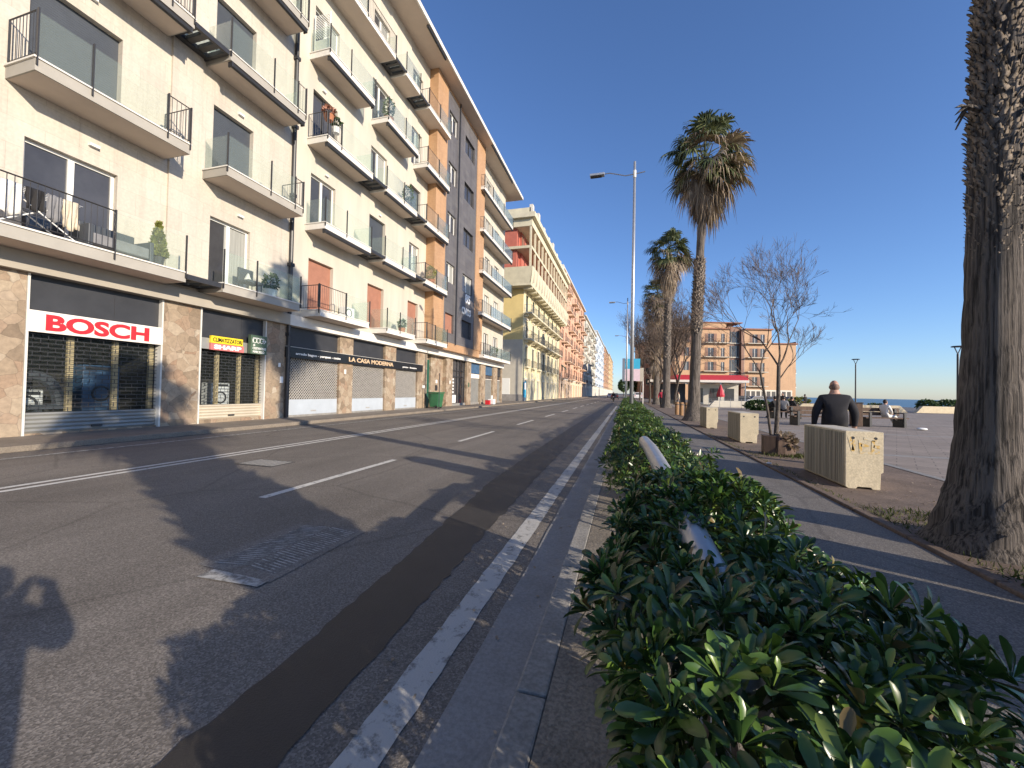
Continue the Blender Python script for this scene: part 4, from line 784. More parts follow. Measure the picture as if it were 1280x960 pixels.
for z in oz:
    for a, b in ((1.5, 8.8), (13.4, 19.0)):
        mb = MB(); mb.box(.004, 1.1, a, b, z - .2, z); b_ = mb.build('balcony', 'beige_wall', O); mb = MB(); rail_mesh(mb, (1.06, a + .05), (1.06, b - .05), z, 1, .2); mb.build('railing', 'shutter_brown', b_)
    mb = MB(); mb.box(-6, -2, OW + .004, OW + 1.6, z - .2, z); b_ = mb.build('balcony', 'frame_white', O); mb = MB(); mb.box(-5.9, -2.1, OW + 1.5, OW + 1.58, z, z + 1.0); mb.build('railing', 'shutter_brown', b_)
mb = MB(); mb.box(.003, .1, 13.2, OW - 1, .1, 3.2); mb.build('shop_front', 'white_wall', O); mb = MB()
for k in range(9): mb.box(.1, .13, 13.6 + k * 1.4, 14.6 + k * 1.4, .5, 2.8)
mb.build('shop_window', 'pane', O)
O.location = (18.6, 119.2, 0); O.rotation_euler = (0, 0, R(-74))
# second, plainer orange house further behind the bare trees
O2 = thing('apartment_building', 'low orange brown house half hidden behind the bare trees and the palm trunk', 'building', (0, 0, 0)); ops = [(1.5 + 3.2 * c, 2.8 + 3.2 * c, 4.6 + 3.5 * f, 6.6 + 3.5 * f) for c in range(5) for f in range(4)]
mb = MB(); wall_open(mb, 0, 0, 17, .1, 18.5, ops, .2); shell(mb, 0, -12, 0, 17, 0, 18.5); mb.build('wall', 'brown_wall', O2); mb = MB(); mb.box(-12, .5, -.3, 17.3, 18.5, 18.9); mb.build('roof', 'roof_tile', O2)
for o_ in ops: win_simple(O2, 0, *o_, 'shutter_green')
for f in range(4): mb = MB(); mb.box(.004, 1.0, 1, 16, 4.3 + 3.5 * f, 4.5 + 3.5 * f); mb.build('balcony', 'pink_pale', O2)
O2.location = (5.5, 140, 0); O2.rotation_euler = (0, 0, R(-78))
# ------------------------------------------------------------------ square: kiosk, walls, blocks, lamps, benches
K = thing('kiosk', 'low pale kiosk with a red flat canopy behind the palm trunk', 'kiosk', (12.6, 68, 0)); ang = R(14)
def kb(mb, a, b, c, d, z0, z1, m=0): mb.box(a, b, c, d, z0, z1, m)
mb = MB(); mb.box(10.0, 16.6, 68.5, 72.5, 0, 3.2); mb.build('wall', 'white_wall', K)
mb = MB(); mb.box(7.2, 17.2, 65.6, 73, 3.7, 4.45); mb.build('canopy', 'kiosk_red', K); mb = MB(); mb.box(3.6, 17.3, 65.5, 73.1, 3.35, 3.695); mb.build('canopy_edge', 'sign_white', K)
for x in (4.2, 9.4, 13.5, 16.8): mb = MB(); mb.box(x, x + .14, 65.8, 65.94, 0, 3.35); mb.build('post', 'metal_grey', K)
for x in (10.4, 12.6, 14.8): mb = MB(); mb.box(x, x + 1.2, 68.42, 68.49, .3, 2.5); mb.build('window', 'pane', K)
mb = MB(); mb.box(4.6, 9.2, 69.5, 69.6, .9, 3.2); mb.box(4.6, 9.2, 69.2, 69.9, 0, .9); mb.build('counter', 'anthracite', K)
t = thing('parasol', 'closed dark red parasol standing in front of the pale kiosk', 'parasol', (13.2, 64, 0)); mb = MB(); mb.tube([(13.2, 64, 0), (13.2, 64, 2.9)], .03, 6); mb.build('pole', 'metal_grey', t); mb = MB(); mb.lathe([(.5, 1.2), (.55, 1.5), (.3, 2.3), (.05, 3.0)], (13.2, 64, 0), 10); mb.build('canopy', 'kiosk_red', t)
for i, (a, b, lb) in enumerate((((9.5, 52.2), (17.2, 54.4), 'long low pale wall crossing the square before the kiosk'), ((18.0, 51.0), (28.4, 51.6), 'low cream beach wall between the orange block and the plaza lamp'), ((29.2, 51.8), (34.8, 53.2), 'cream beach wall with sloping ends beside the tall plaza lamp'), ((36, 53.5), (48, 55.5), 'cream beach wall running out beyond the thick palm trunk'))):
    a = Vector((*a, 0)); b = Vector((*b, 0)); d = (b - a).normalized(); nrm = Vector((-d.y, d.x, 0)) * .4; L = (b - a).length; h = .72 if i else .8
    mb = MB(); mb.extrude([a, a + d * L, a + d * (L - .7) + Vector((0, 0, h)), a + d * .7 + Vector((0, 0, h))], nrm); tag(mb.build('low_wall', 'concrete_block' if i else 'beige_wall', bevel=.03), lb, 'wall')
t = thing('mesh_fence', 'thin wire mesh fence in front of the pale low wall on the square', 'fence', (11, 45, 0)); mb = MB()
P0, P1 = Vector((8.2, 45, 0)), Vector((14.6, 46.6, 0))
for k in range(7): p = P0.lerp(P1, k / 6); mb.tube([p, p + Vector((0, 0, 1.1))], .02, 5)
mb.build('post', 'galv', t); mb = MB()
for k in range(6): mb.tube([P0 + Vector((0, 0, .1 + k * .19)), P1 + Vector((0, 0, .1 + k * .19))], .006, 4)
for k in range(50): p = P0.lerp(P1, k / 50); mb.tube([p + Vector((0, 0, .1)), p + Vector((0, 0, 1.05))], .005, 4)
mb.build('wire_mesh', 'galv', t)
def block(y, x=3.29, w=.49, L=1.5, h=.88, label='', rz=0, paint=False):
    r = thing('concrete_block', label, 'concrete block', (x, y, .0)); mb = MB()
    # front face profile with feet recesses below, extruded along the street; hollow top tray
    pr = [(0, .03), (.04, 0), (.14, 0), (.16, .03), (w - .16, .03), (w - .14, 0), (w - .04, 0), (w - .03, .25), (w, .27), (w, h), (0, h)]
    mb.extrude([(x + a, y, b + .008) for a, b in pr], (0, L, 0), 0)
    o = mb.build('body', 'concrete_block', r, bevel=.008)
    mb = MB()
    for k in range(24): yy = y + .05 + k * (L - .1) / 24; mb.box(x - .011, x - .001, yy, yy + .03, .06, h - .02)
    mb.build('side_rib', 'rib_stained', r)
    mb = MB(); mb.box(x + .06, x + w - .06, y + .1, y + L - .1, h + .0085, h + .012); mb.build('top_recess', 'beige_wall', r)
    for a in (.1, w - .1): mb = MB(); mb.tube([(x + a, y - .004, h - .09), (x + a, y + .002, h - .09)], .022, 10); mb.build('bolt_hole', 'metal_dark', r)
    if paint:
        mb = MB(); xx = x + .03
        def st(pts, m=0): mb.tube([(x + p, y - .003, q) for p, q in pts], .022, 5)
        st([(.05, .8), (.10, .58)]); st([(.12, .78), (.10, .6)]); st([(.19, .76), (.2, .56), (.33, .57)]); st([(.2, .68), (.3, .68)]); st([(.24, .79), (.4, .76)]); st([(.36, .76), (.35, .56), (.44, .58)]); st([(.36, .67), (.44, .66)])
        for v_ in range(len(mb.v)): p = mb.v[v_]; mb.v[v_] = (p[0], max(y - .0035, min(y - .001, y - .003 + (p[1] - y + .003) * .1)), p[2])
        mb.build('spray_marks', 'orange_paint', r)
    return r
block(7.41, label='pale ribbed concrete block with orange spray marks on its end, nearest to the thick palm', paint=True)
block(13.4, 3.3, label='pale concrete block standing between the small bare tree and the tall palm'); block(18.6, 3.3, .45, label='pale concrete block standing right beside the foot of the tall palm'); block(1.6, 3.3, label='pale concrete block on the planting strip outside the picture edge')
def plaza_lamp(x, y, h, label):
    r = thing('plaza_lamp', label, 'lamp', (x, y, 0)); mb = MB(); mb.tube([(x, y, 0), (x, y, h - .55)], [.075, .06], 8); mb.build('pole', 'metal_dark', r)
    for s_ in (-1, 1): mb = MB(); mb.tube([(x, y, h - .56), (x + s_ * .19, y, h - .06)], .03, 5); mb.build('arm', 'metal_dark', r)
    mb = MB(); mb.lathe([(.33, 0), (.36, .03), (.3, .08), (.05, .1)], (x, y, h - .07), 14); mb.build('lamp_head', 'metal_dark', r)
plaza_lamp(23.3, 50.5, 5.55, 'slim dark plaza lamp behind the man in the dark jacket'); plaza_lamp(22.3, 35.4, 5.2, 'dark plaza lamp with a flat head beside the thick palm trunk')
def bench(c, rz, label):
    r = thing('bench', label, 'bench', (0, 0, 0))
    mb = MB(); [mb.box(-1, 1, -.25 + k * .13, -.14 + k * .13, .42, .47) for k in range(4)]; mb.build('seat', 'wood_old', r)
    mb = MB(); mb.box(-1, 1, .3, .35, .55, .72); mb.box(-1, 1, .33, .38, .75, .93); mb.build('backrest', 'wood_old', r)
    for s_ in (-.85, .75): mb = MB(); mb.box(s_, s_ + .1, -.28, .38, .0, .42); mb.box(s_, s_ + .1, .27, .38, .42, .9); mb.box(s_, s_ + .1, -.28, -.2, .42, .66); mb.box(s_, s_ + .1, -.28, .3, .66, .71); mb.build('leg', 'metal_dark', r)
    r.location = (*c, 0.01); r.rotation_euler = (0, 0, rz); return r
bench((12.35, 24.25), R(12), 'dark wooden bench on which the person in white sits'); bench((8.95, 23.3), R(12), 'dark wooden bench partly hidden by the man in the dark jacket'); bench((9.9, 29.6), R(12), 'bench under the group of dark dressed people')
t = thing('waste_bin', 'square dark waste bin at the end of the bench', 'bin', (11.05, 23.9, 0)); mb = MB(); mb.box(10.85, 11.25, 23.7, 24.1, .02, 1.15); mb.build('body', 'wood_old', t, bevel=.02); mb = MB(); mb.box(10.83, 11.27, 23.68, 24.12, 1.151, 1.21); mb.build('lid', 'metal_dark', t, bevel=.01)
mb = MB(); mb.ell((12.95, 22.6, .07), (.22, .14, .06), 10); tag(mb.build('plastic_bag', 'plastic_white', smooth=True), 'small white bag lying on the paving in front of the bench', 'bag')
for i, (x, y) in enumerate(((3.46, 30.1), (3.63, 29.1), (3.81, 28.1))):
    t = thing('bollard', 'brown timber bollard, ' + ['the last of three in a row behind the tall palm', 'the middle of three in a row behind the tall palm', 'the first of three in a row, closest to the tall palm'][i], 'bollard', (x, y, 0), 'timber bollards by the tall palm')
    mb = MB(); mb.lathe([(.13, 0), (.13, .86), (.11, .9)], (x, y, 0), 10); mb.build('post', 'wood_bollard', t); mb = MB(); mb.lathe([(.134, .7), (.134, .76)], (x, y, 0), 10); mb.build('band', 'metal_dark', t)
# street lamps
def street_lamp(x, y, h, label):
    r = thing('street_lamp', label, 'street lamp', (x, y, .1), 'street lamps in the hedge bed'); mb = MB(); mb.tube([(x, y, .11), (x, y, h * .5), (x, y, h)], [.088, .072, .052], 12); mb.build('pole', 'galv', r, smooth=True); mb = MB(); mb.lathe([(.07, 0), (.07, .32)], (x, y, h - .72), 10); mb.build('collar', 'alu', r)
    mb = MB(); za = h - .56; mb.tube([(x + .45, y, za + .05), (x, y, za), (x - .4, y, za - .03), (x - .75, y, za + .08), (x - 1.1, y, za + .18), (x - 1.35, y, za + .17)], .024, 8); mb.build('arm', 'metal_grey', r)
    mb = MB(); mb.box(x - 1.98, x - 1.33, y - .13, y + .13, za + .1, za + .2, 0); mb.box(x - 1.95, x - 1.45, y - .11, y + .11, za + .07, za + .098, 1); mb.build('lamp_head', ['galv', 'anthracite'], r, bevel=.02)
street_lamp(.24, 18.6, 11.85, 'tall grey street lamp rising from the hedge in front of the advertising panel'); street_lamp(.05, 45.5, 11.9, 'second grey street lamp beyond the first, thin against the sky'); street_lamp(.0, 72, 11.9, 'small distant street lamp above the far end of the hedge')
t = thing('advertising_panel', 'blue and pink advertising panel on a post behind the tall street lamp', 'panel', (.55, 47, 0)); mb = MB(); mb.box(-.1, .1, 46.98, 47.1, 0, 2.9); mb.build('post', 'metal_grey', t)
mb = MB(); mb.box(-.12, 1.5, 46.95, 47.05, 4.2, 5.35); mb.build('top_poster', 'panel_cyan', t); mb = MB(); mb.box(-.12, 1.5, 46.955, 47.05, 2.85, 4.198); mb.build('bottom_poster', 'panel_pink', t); mb = MB(); mb.box(-.42, -.13, 46.93, 47.07, 2.8, 5.4); mb.build('panel_edge', 'sign_white', t)
t = thing('stop_sign_post', 'white framed bus stop sign past the advertising panel', 'sign', (1.75, 50, 0)); mb = MB(); mb.tube([(1.95, 50, 0), (1.95, 50, 3.4)], .06, 6); mb.build('post', 'sign_white', t); mb = MB(); mb.box(1.2, 2.0, 49.95, 50.0, 2.9, 4.5); mb.build('board', 'beige_wall', t)
# pale tube of the old guard rail lying in the hedge
t = thing('guard_rail', 'pale grey tubular guard rail lying through the clipped hedge', 'rail', (.3, 3, .11)); mb = MB(); mb.tube([(.2, 4.5, .74), (.19, 4.3, .92), (.215, 3.7, .92), (.235, 3.2, .90), (.265, 2.45, .86), (.29, 1.5, .79), (.30, 1.1, .66)], [.045, .055, .058, .058, .058, .058, .05], 12); mb.build('tube', 'galv', t, smooth=True)
for y in (3.0, 1.6): mb = MB(); mb.tube([(.28, y, .1), (.28, y, .8)], .035, 8); mb.build('post', 'galv', t)
# ------------------------------------------------------------------ vegetation
LEAF_V = []; LEAF_F = []
for t_, w_, d_ in ((0, .012, 0), (.2, .05, .02), (.48, .108, .035), (.74, .14, .02), (.92, .098, -.02), (1, .03, -.05)):
    LEAF_V += [(-w_, t_, d_ + w_ * .38), (0, t_, d_), (w_, t_, d_ + w_ * .38)]
for i in range(5): LEAF_F += [(i * 3, i * 3 + 1, i * 3 + 4, i * 3 + 3), (i * 3 + 1, i * 3 + 2, i * 3 + 5, i * 3 + 4)]
LOW_V = [(0, 0, 0), (.17, .6, .06), (0, 1, -.02), (-.17, .6, .06), (0, .55, 0)]; LOW_F = [(0, 1, 4), (1, 2, 4), (4, 2, 3), (0, 4, 3)]
def rosettes(pts, size, n, g_):
    Ms = []
    for p, nrm in pts:
        ax = Vector(nrm) * .55 + Vector((0, 0, .75)) + Vector(g_.normal(size=3) * .33); ax.normalize(); o = ax.orthogonal().normalized(); q = ax.cross(o); a0 = g_.uniform(0, 6.28)
        for k in range(n):
            a = a0 + k * 2.4; el = R(22 + 62 * (k / n) ** .8 + g_.normal() * 7); d = ax * math.cos(el) + (o * math.cos(a) + q * math.sin(a)) * math.sin(el)
            # the leaf blade's upper face looks back towards the stem axis
            Ms.append(frame_M(Vector(p) + d * .008, d, ax - d * .3, size * (.62 + .5 * (k / n)) * g_.uniform(.85, 1.15), g_.normal() * .25))
    return Ms
def hedge(label, y0, y1, x0, x1, ztop, dens, size, n, hi, seed, fill, stems, zbot=.46, lobes=True):
    g_ = np.random.default_rng(seed); r = thing('hedge', label, 'hedge', ((x0 + x1) / 2, (y0 + y1) / 2, .11)); pts = []
    def hump(x, y): return ztop + .05 * math.sin(y * 2.3 + x * 5) + .035 * math.sin(y * 5.1 + 1.7 + x * 3) + .03 * math.sin(y * .7)
    def edge(y): return .05 * math.sin(y * 3.1) + .035 * math.sin(y * 7.7 + 1)
    L = y1 - y0
    for _ in range(int(dens * L * (x1 - x0))):
        y = g_.uniform(y0, y1); x = g_.uniform(x0 + edge(y), x1 + edge(y + 5)); ex = min((x - x0) / .14, (x1 - x) / .14, (y - y0) / .2, (y1 - y) / .2); rd = .13 * (1 - min(1, max(0, ex))) ** 2
        pts.append(((x, y, hump(x, y) - rd - abs(g_.normal()) * .03), ((x - (x0 + x1) / 2) * .9, 0, .8)))
    for sd in (-1, 1):
        for _ in range(int(dens * L * .55 * .8)):
            y = g_.uniform(y0, y1); z = g_.uniform(zbot, hump(x0, y) - .05); x = (x0 if sd < 0 else x1) + edge(y + (5 if sd > 0 else 0)) + sd * .05 * math.sin((z - zbot) / .6 * 3.1) + g_.normal() * .02
            pts.append(((x, y, z), (sd, 0, .1)))
    for yy, sd in ((y0, -1), (y1, 1)):
        for _ in range(int(dens * (x1 - x0) * .6)): pts.append(((g_.uniform(x0, x1), yy + g_.normal() * .04, g_.uniform(zbot, ztop)), (0, sd, .2)))
    Ms = rosettes(pts, size, n, g_)
    for _ in range(int(fill * L)):
        p = (g_.uniform(x0 + .03, x1 - .03), g_.uniform(y0, y1), zbot + (ztop - .06 - zbot) * g_.uniform(0, 1) ** .7); Ms.append(frame_M(p, g_.normal(size=3) + np.array([0, 0, .4]), g_.normal(size=3), size * 1.05))
    tv, tf = (LEAF_V, LEAF_F) if hi else (LOW_V, LOW_F)
    mi = (g_.uniform(size=len(Ms)) < (.07 if hi else .34)).astype(int)  # random share of paler leaves
    scatter('foliage', tv, tf, Ms, ['hedge_leaf', 'hedge_leaf_pale'], r, mi)
    mb = MB()
    for _ in range(int(stems * L)):
        x, y = g_.uniform(x0 + .1, x1 - .1), g_.uniform(y0, y1); p = Vector((x, y, .1))
        for b_ in range(2):
            q = p + Vector((g_.normal() * .12, g_.normal() * .12, .45)); mb.tube([p, p.lerp(q, .5) + Vector((g_.normal() * .02, g_.normal() * .02, 0)), q], [.014, .011, .007], 4 if hi else 3, caps=False)
    if mb.v: mb.build('stems', 'twig', r)
    return r
hedge('glossy dark green hedge at the photographer’s feet with large paddle shaped leaves'.replace('’', ''), .42, 2.72, .065, .665, .86, 230, .084, 11, True, 11, 1100, 9)
hedge('clipped hedge segment beyond the gap, the grey guard rail running into it', 3.75, 11, -.06, .62, .88, 170, .075, 8, False, 12, 500, 8)
hedge('far clipped hedge with the tall street lamp standing in it', 11.2, 26, -.08, .62, .9, 90, .1, 7, False, 13, 220, 5)
hedge('farthest thin run of hedge towards the advertising panel', 26.3, 62, -.08, .6, .85, 32, .15, 6, False, 14, 80, 0)
FV = []; FF = []
def quad_strip(pts, ws, side):
    o = len(FV)
    for p, w_ in zip(pts, ws): FV.extend([tuple(np.array(p) - np.array(side) * w_), tuple(np.array(p) + np.array(side) * w_)])
    for i in range(len(pts) - 1): FF.append((o + 2 * i, o + 2 * i + 1, o + 2 * i + 3, o + 2 * i + 2))
def make_frond(nseg, droop, spread, seed):
    global FV, FF, FW
    FV, FF = [], []; FW = [0] * 6; g_ = np.random.default_rng(seed)
    quad_strip([(0, 0, 0), (0, .5, .05), (0, 1, 0)], [.035, .022, .018], (1, 0, 0))
    for i in range(nseg):
        a = -spread + 2 * spread * (i + .5) / nseg; L = .95 * (1 - .3 * abs(a / spread) ** 2) * g_.uniform(.85, 1.1); d = np.array([math.sin(a), math.cos(a), .12 * abs(math.sin(a))]); s_ = np.array([math.cos(a), -math.sin(a), .25])
        b0 = np.array([0, 1, 0]); p1 = b0 + d * L * .5; p2 = b0 + d * L * .8; p3 = b0 + d * L * .98 + np.array([g_.normal() * .04, 0, 0]); k_ = L * droop * g_.uniform(.4, 1.3); FW.extend([0, 0, .07 * k_, .07 * k_, .42 * k_, .42 * k_, k_, k_])
        quad_strip([b0 + d * .05, p1, p2, p3], [.012, .042, .026, .004], s_)
    return FV, FF, FW
FROND = make_frond(26, .8, 1.75, 1); FROND_D = make_frond(15, 1.0, 1.5, 2)
BOOT_V = [(-.09, 0, 0), (.09, 0, 0), (.07, .16, .06), (.03, .24, .13), (-.03, .24, .13), (-.07, .16, .06), (.03, .22, .09), (-.03, .22, .09), (.09, 0, -.04), (-.09, 0, -.04)]
BOOT_F = [(0, 1, 2, 5), (5, 2, 3, 4), (1, 8, 6, 3, 2), (9, 0, 5, 4, 7), (4, 3, 6, 7)]
def palm(label, x, y, prof, boots, crown_z, cr, n_green, n_dead, skirt, seed, lean=(0, 0), bark_='bark_palm', bs=1.0, mess=0):
    """prof: (z, radius); boots: (z0, z1, count) old leaf bases; skirt: (z_bottom, radius)"""
    g_ = np.random.default_rng(seed); r = thing('palm_tree', label, 'palm tree', (x, y, 0)); H = prof[-1][0]
    cx = lambda z: x + lean[0] * (z / H) ** 1.3; cy = lambda z: y + lean[1] * (z / H) ** 1.3
    def rad(z): return float(np.interp(z, [p[0] for p in prof], [p[1] for p in prof]))
    mb = MB(); zs = np.arange(prof[0][0], H + .01, .12 if H < 14 else .25); n = 40 if cr > 2.3 else 20; vs = []; fs = []
    for z in zs:
        for k in range(n):
            a = 2 * math.pi * k / n; rr = rad(z) * (1 + .025 * math.sin(k * 2.9 + z * .8) + .02 * g_.normal() + (.05 * g_.normal() if z < .5 else 0)); vs.append((cx(z) + rr * math.cos(a), cy(z) + rr * math.sin(a), z))
    for i in range(len(zs) - 1):
        for k in range(n): fs.append((i * n + k, i * n + (k + 1) % n, (i + 1) * n + (k + 1) % n, (i + 1) * n + k))
    mb.add(vs, fs); mb.build('trunk', bark_, r, smooth=True)
    if boots:
        Ms = []; z0, z1, c = boots
        for i in range(c):
            z = z0 + (z1 - z0) * i / c; a = i * 2.39996 + g_.normal() * .12; rr = rad(z) * .97; o = Vector((math.cos(a), math.sin(a), 0)); t = Vector((-math.sin(a), math.cos(a), 0))
            up = Vector((0, 0, 1)) + t * g_.normal() * .25; s = bs * g_.uniform(.7, 1.3) * (rad(z) / .4) ** .6 * (min(1, .3 + (z - z0) / 1.6) if bs < .6 else 1)
            Ms.append(frame_M(Vector((cx(z), cy(z), z)) + o * rr, up, o, s))
        scatter('shaggy_bark', BOOT_V, BOOT_F, Ms, 'bark_boot', r, smooth=False)
    Ms = []; MD = []; C = Vector((cx(H), cy(H), crown_z)); s0 = cr / 1.9
    for i in range(n_green):
        a = i * 2.39996 + g_.normal() * .2; el = R(80 - 122 * (i / n_green) ** .8 + g_.normal() * 9); d = Vector((math.cos(a) * math.cos(el), math.sin(a) * math.cos(el), math.sin(el)))
        Ms.append(frame_M(C + Vector((0, 0, .25 - .5 * i / n_green)), d, Vector((0, 0, 1)) if el < 1.2 else Vector((-math.cos(a), -math.sin(a), .2)), s0 * g_.uniform(.8, 1.1), g_.normal() * .25))
    for i in range(n_dead):
        t = i / n_dead; a = i * 2.39996 + g_.normal() * .3; el = R(5 - 82 * min(1, t * 1.4 + .12) + g_.normal() * 8 + (mess * 55 * max(0, .55 - t))); z = crown_z - .3 - (crown_z - skirt[0] - 1.4 * s0) * t
        d = Vector((math.cos(a) * math.cos(el), math.sin(a) * math.cos(el), math.sin(el))); MD.append(frame_M(Vector((cx(z) + .2 * math.cos(a), cy(z) + .2 * math.sin(a), z)), d, Vector((math.cos(a), math.sin(a), .5)), s0 * g_.uniform(.7, 1.0) * (1 - (1 - skirt[1]) * t) * (1 + mess * g_.uniform(-.25, .25) + mess * .2 * math.cos(a - .3)), g_.normal() * .4))
    if Ms: scatter('crown', FROND[0], FROND[1], Ms, 'frond', r, smooth=False, droop=(FROND[2], g_.uniform(.35, 1.0, len(Ms)) * s0))
    if MD: scatter('dead_fronds', FROND_D[0], FROND_D[1], MD, 'frond_dead', r, smooth=False, droop=(FROND_D[2], g_.uniform(.5, 1.25, len(MD)) * s0))
    return r
PT = palm('thick palm trunk with deep vertical bark furrows and shaggy leaf stubs high up', 3.34, 4.93, [(0, .47), (.12, .43), (.3, .36), (.6, .295), (1.0, .25), (1.8, .212), (2.6, .2), (3.2, .197), (3.3, .2), (5.5, .2), (9, .19), (10.6, .18)], (2.75, 10.4, 2750), 10.9, 2.1, 44, 60, (8.6, .6), 21, (.34, .05), 'bark_palm', .5)
palm('tall palm with a drooping mop of brown and green fronds', 3.55, 23.6, [(0, .6), (.3, .45), (.8, .33), (2, .265), (4.6, .245), (4.8, .27), (8.6, .26), (8.9, .2), (12, .19), (14.2, .2)], (4.7, 8.8, 420), 14.35, 2.4, 40, 95, (11.3, .6), 22, (.42, .05), 'bark_palm', .9, 1)
palm('second tall palm behind the first with a grey green crown', 4.05, 44.5, [(0, .6), (.5, .42), (2, .36), (6, .34), (11, .33), (16, .26)], (5, 14.5, 300), 16.3, 2.6, 44, 100, (11.6, .5), 23, (.1, 0))
palm('palm with a long hanging skirt of dead brown fronds', 4.0, 58, [(0, .55), (.5, .4), (6, .36), (15, .3)], None, 15.2, 2.5, 40, 170, (3.8, .62), 24)
palm('short shaggy palm outside the picture that throws its shadow over the road', 3.3, -.05, [(0, .5), (.3, .36), (1, .27), (1.7, .28), (2.1, .56), (6.4, .6)], (1.9, 6.2, 420), 6.7, 1.9, 44, 46, (5.2, .8), 25)
# loose dead leaf stubs hanging out of the thick trunk
for z_, x_, L_ in ((6.85, 3.33, .24), (4.2, 3.22, .17)):
    mb = MB(); p = Vector((x_, 4.86, z_)); mb.tube([p, p + Vector((-.12, -.04, .02))], [.03, .022], 5)
    for k_ in range(4): q_ = p + Vector((-.11, -.04, .02)); e_ = q_ + Vector((-L_ * (.75 - .12 * k_), -.05 + .03 * k_, -L_ * (.15 + .33 * k_))); n_ = Vector((.0, .03, .012)); mb.add([q_ - n_, q_ + n_, e_ + n_ * .4, e_ - n_ * .4, q_.lerp(e_, .5) + Vector((0, 0, .03))], [(0, 1, 4), (1, 2, 4), (2, 3, 4), (3, 0, 4)])
    mb.build('leaf_stub', 'bark_palm', PT)
def tree(label, x, y, trunks, depth, seed, r0=.06, spread=.5, twig_r=.004, name='bare_tree', n_side=(6, 5, 4, 3, 3, 3, 3), ratio=.72, kids=(2, 3), bias=(0, 0, .12), bark_='bark_tree', twigs='twig'):
    g_ = np.random.default_rng(seed); R_ = thing(name, label, 'tree', (x, y, 0)); mt = MB(); mb = MB()
    def grow(p, d, L, r, k, tgt):
        q = p; pts = [p]; nseg = 3; dd = d.copy()
        for _ in range(nseg): dd = (dd + Vector(g_.normal(size=3) * .1) + Vector(bias) * .4).normalized(); q = q + dd * L / nseg; pts.append(q)
        tgt.tube(pts, [r, r * .88, r * .78, r * .66], n_side[min(k, 6)], caps=False)
        if k >= depth: return
        for c in range(g_.integers(kids[0], kids[1] + 1)):
            o = dd.orthogonal().normalized(); o.rotate(Matrix.Rotation(g_.uniform(0, 6.28), 3, dd)); nd = (dd + o * spread * g_.uniform(.6, 1.3) + Vector(bias)).normalized()
            grow(pts[-1] if c < 2 else pts[2], nd, L * ratio * g_.uniform(.8, 1.25), max(twig_r, r * .62), k + 1, mb)
    for T in trunks:
        if T[0] == 'fork':
            p, q = Vector(T[1]), Vector(T[2]); m_ = p.lerp(q, .5) + Vector((.03, .02, 0)); mt.tube([p, p.lerp(m_, .5), m_, m_.lerp(q, .5), q], [T[3], T[3] * .92, (T[3] + T[4]) / 2, T[4] * 1.05, T[4]], 8, caps=False)
        else: grow(Vector(T[0]), Vector(T[1]).normalized(), T[2], T[3], T[4] if len(T) > 4 else 0, mb if len(T) > 4 else mt)
    mt.build('trunk', bark_, R_, smooth=True); mb.build('branches', twigs, R_); return R_
def fork(p, q, r0, r1): return ('fork', p, q, r0, r1)
tree('small bare tree growing from a cut stump between two concrete blocks', 3.5, 11.1, [fork((3.5, 11.1, .25), (3.56, 11.1, 2.15), .055, .042), fork((3.44, 11.12, .25), (3.15, 11.05, 2.0), .036, .026),
    ((3.56, 11.1, 2.14), (-.42, .1, 1), .74, .024, 1), ((3.56, 11.1, 2.14), (.06, -.1, 1), .8, .026, 1), ((3.56, 11.1, 2.12), (.62, .1, 1), .66, .024, 1), ((3.56, 11.1, 1.8), (.7, -.3, .9), .5, .016, 2), ((3.15, 11.05, 1.98), (-.4, .1, 1), .68, .018, 1), ((3.15, 11.05, 1.98), (.15, 0, 1), .7, .018, 1), ((3.25, 11.07, 1.5), (-.8, .1, .9), .55, .012, 2)], 8, 36, spread=.42, ratio=.745, bias=(-.01, 0, .06), twig_r=.0028)
t = thing('tree_stump', 'dark cut stump with ragged bark at the foot of the small bare tree', 'stump', (3.45, 11.05, 0)); mb = MB(); mb.prism([(3.2, 10.9), (3.42, 10.82), (3.5, 11.2), (3.26, 11.3)], 0, .46); mb.lathe([(.3, 0), (.27, .15), (.22, .38), (.15, .46)], (3.6, 11.02, 0), 12, 0, .12); mb.build('stump_wood', 'wood_old', t); leafy('dry_grass', (3.68, 10.98, .28), (.2, .2, .26), 260, 'frond_dead', t, .1, 4)
k = 41
for (x, y, h, lb) in ((5.0, 52, 1.9, 'wide bare tree directly behind the second palm'), (6.6, 60, 2.2, 'bare tree whose twigs stand before the orange brown house'), (3.6, 66, 1.9, 'bare street tree in line with the palm with the brown skirt'), (5.4, 78, 2.3, 'large bare tree at the far end of the footpath'), (3.0, 92, 2.2, 'most distant bare tree of the footpath row'), (9.0, 82, 2.3, 'bare tree behind the kiosk with the red canopy'), (7.6, 72, 2.1, 'bare tree beside the end of the white canopy edge'), (4.6, 63, 2.1, 'bare tree whose trunk stands just past the skirted palm')):
    tree(lb, x, y, [((x, y, 0), (.02, 0, 1), h * 2.0, .2)], 7, k, spread=.5, twig_r=.012, n_side=(6, 4, 3, 3, 3, 3, 3), kids=(3, 3), ratio=.7); k += 1
tree('bare tree beyond the thick palm near the pink tent', 37, 46, [((37, 46, 0), (0, 0, 1), 1.5, .12)], 5, 51, spread=.6, twig_r=.012, kids=(3, 3), ratio=.72)
t = thing('unseen_trunk', 'stout unseen tree trunk without branches, added out of view for its shadow', 'trunk', (3.35, 3.67, 0)); mb = MB(); mb.lathe([(.34, 0), (.27, .3), (.24, 1), (.25, 2.6), (.2, 2.75)], (3.35, 3.67, 0), 14, 0, .05); mb.build('trunk', 'bark_palm', t, smooth=True)  # bare tree trunk out of view, added to cast a shadow band on the footpath
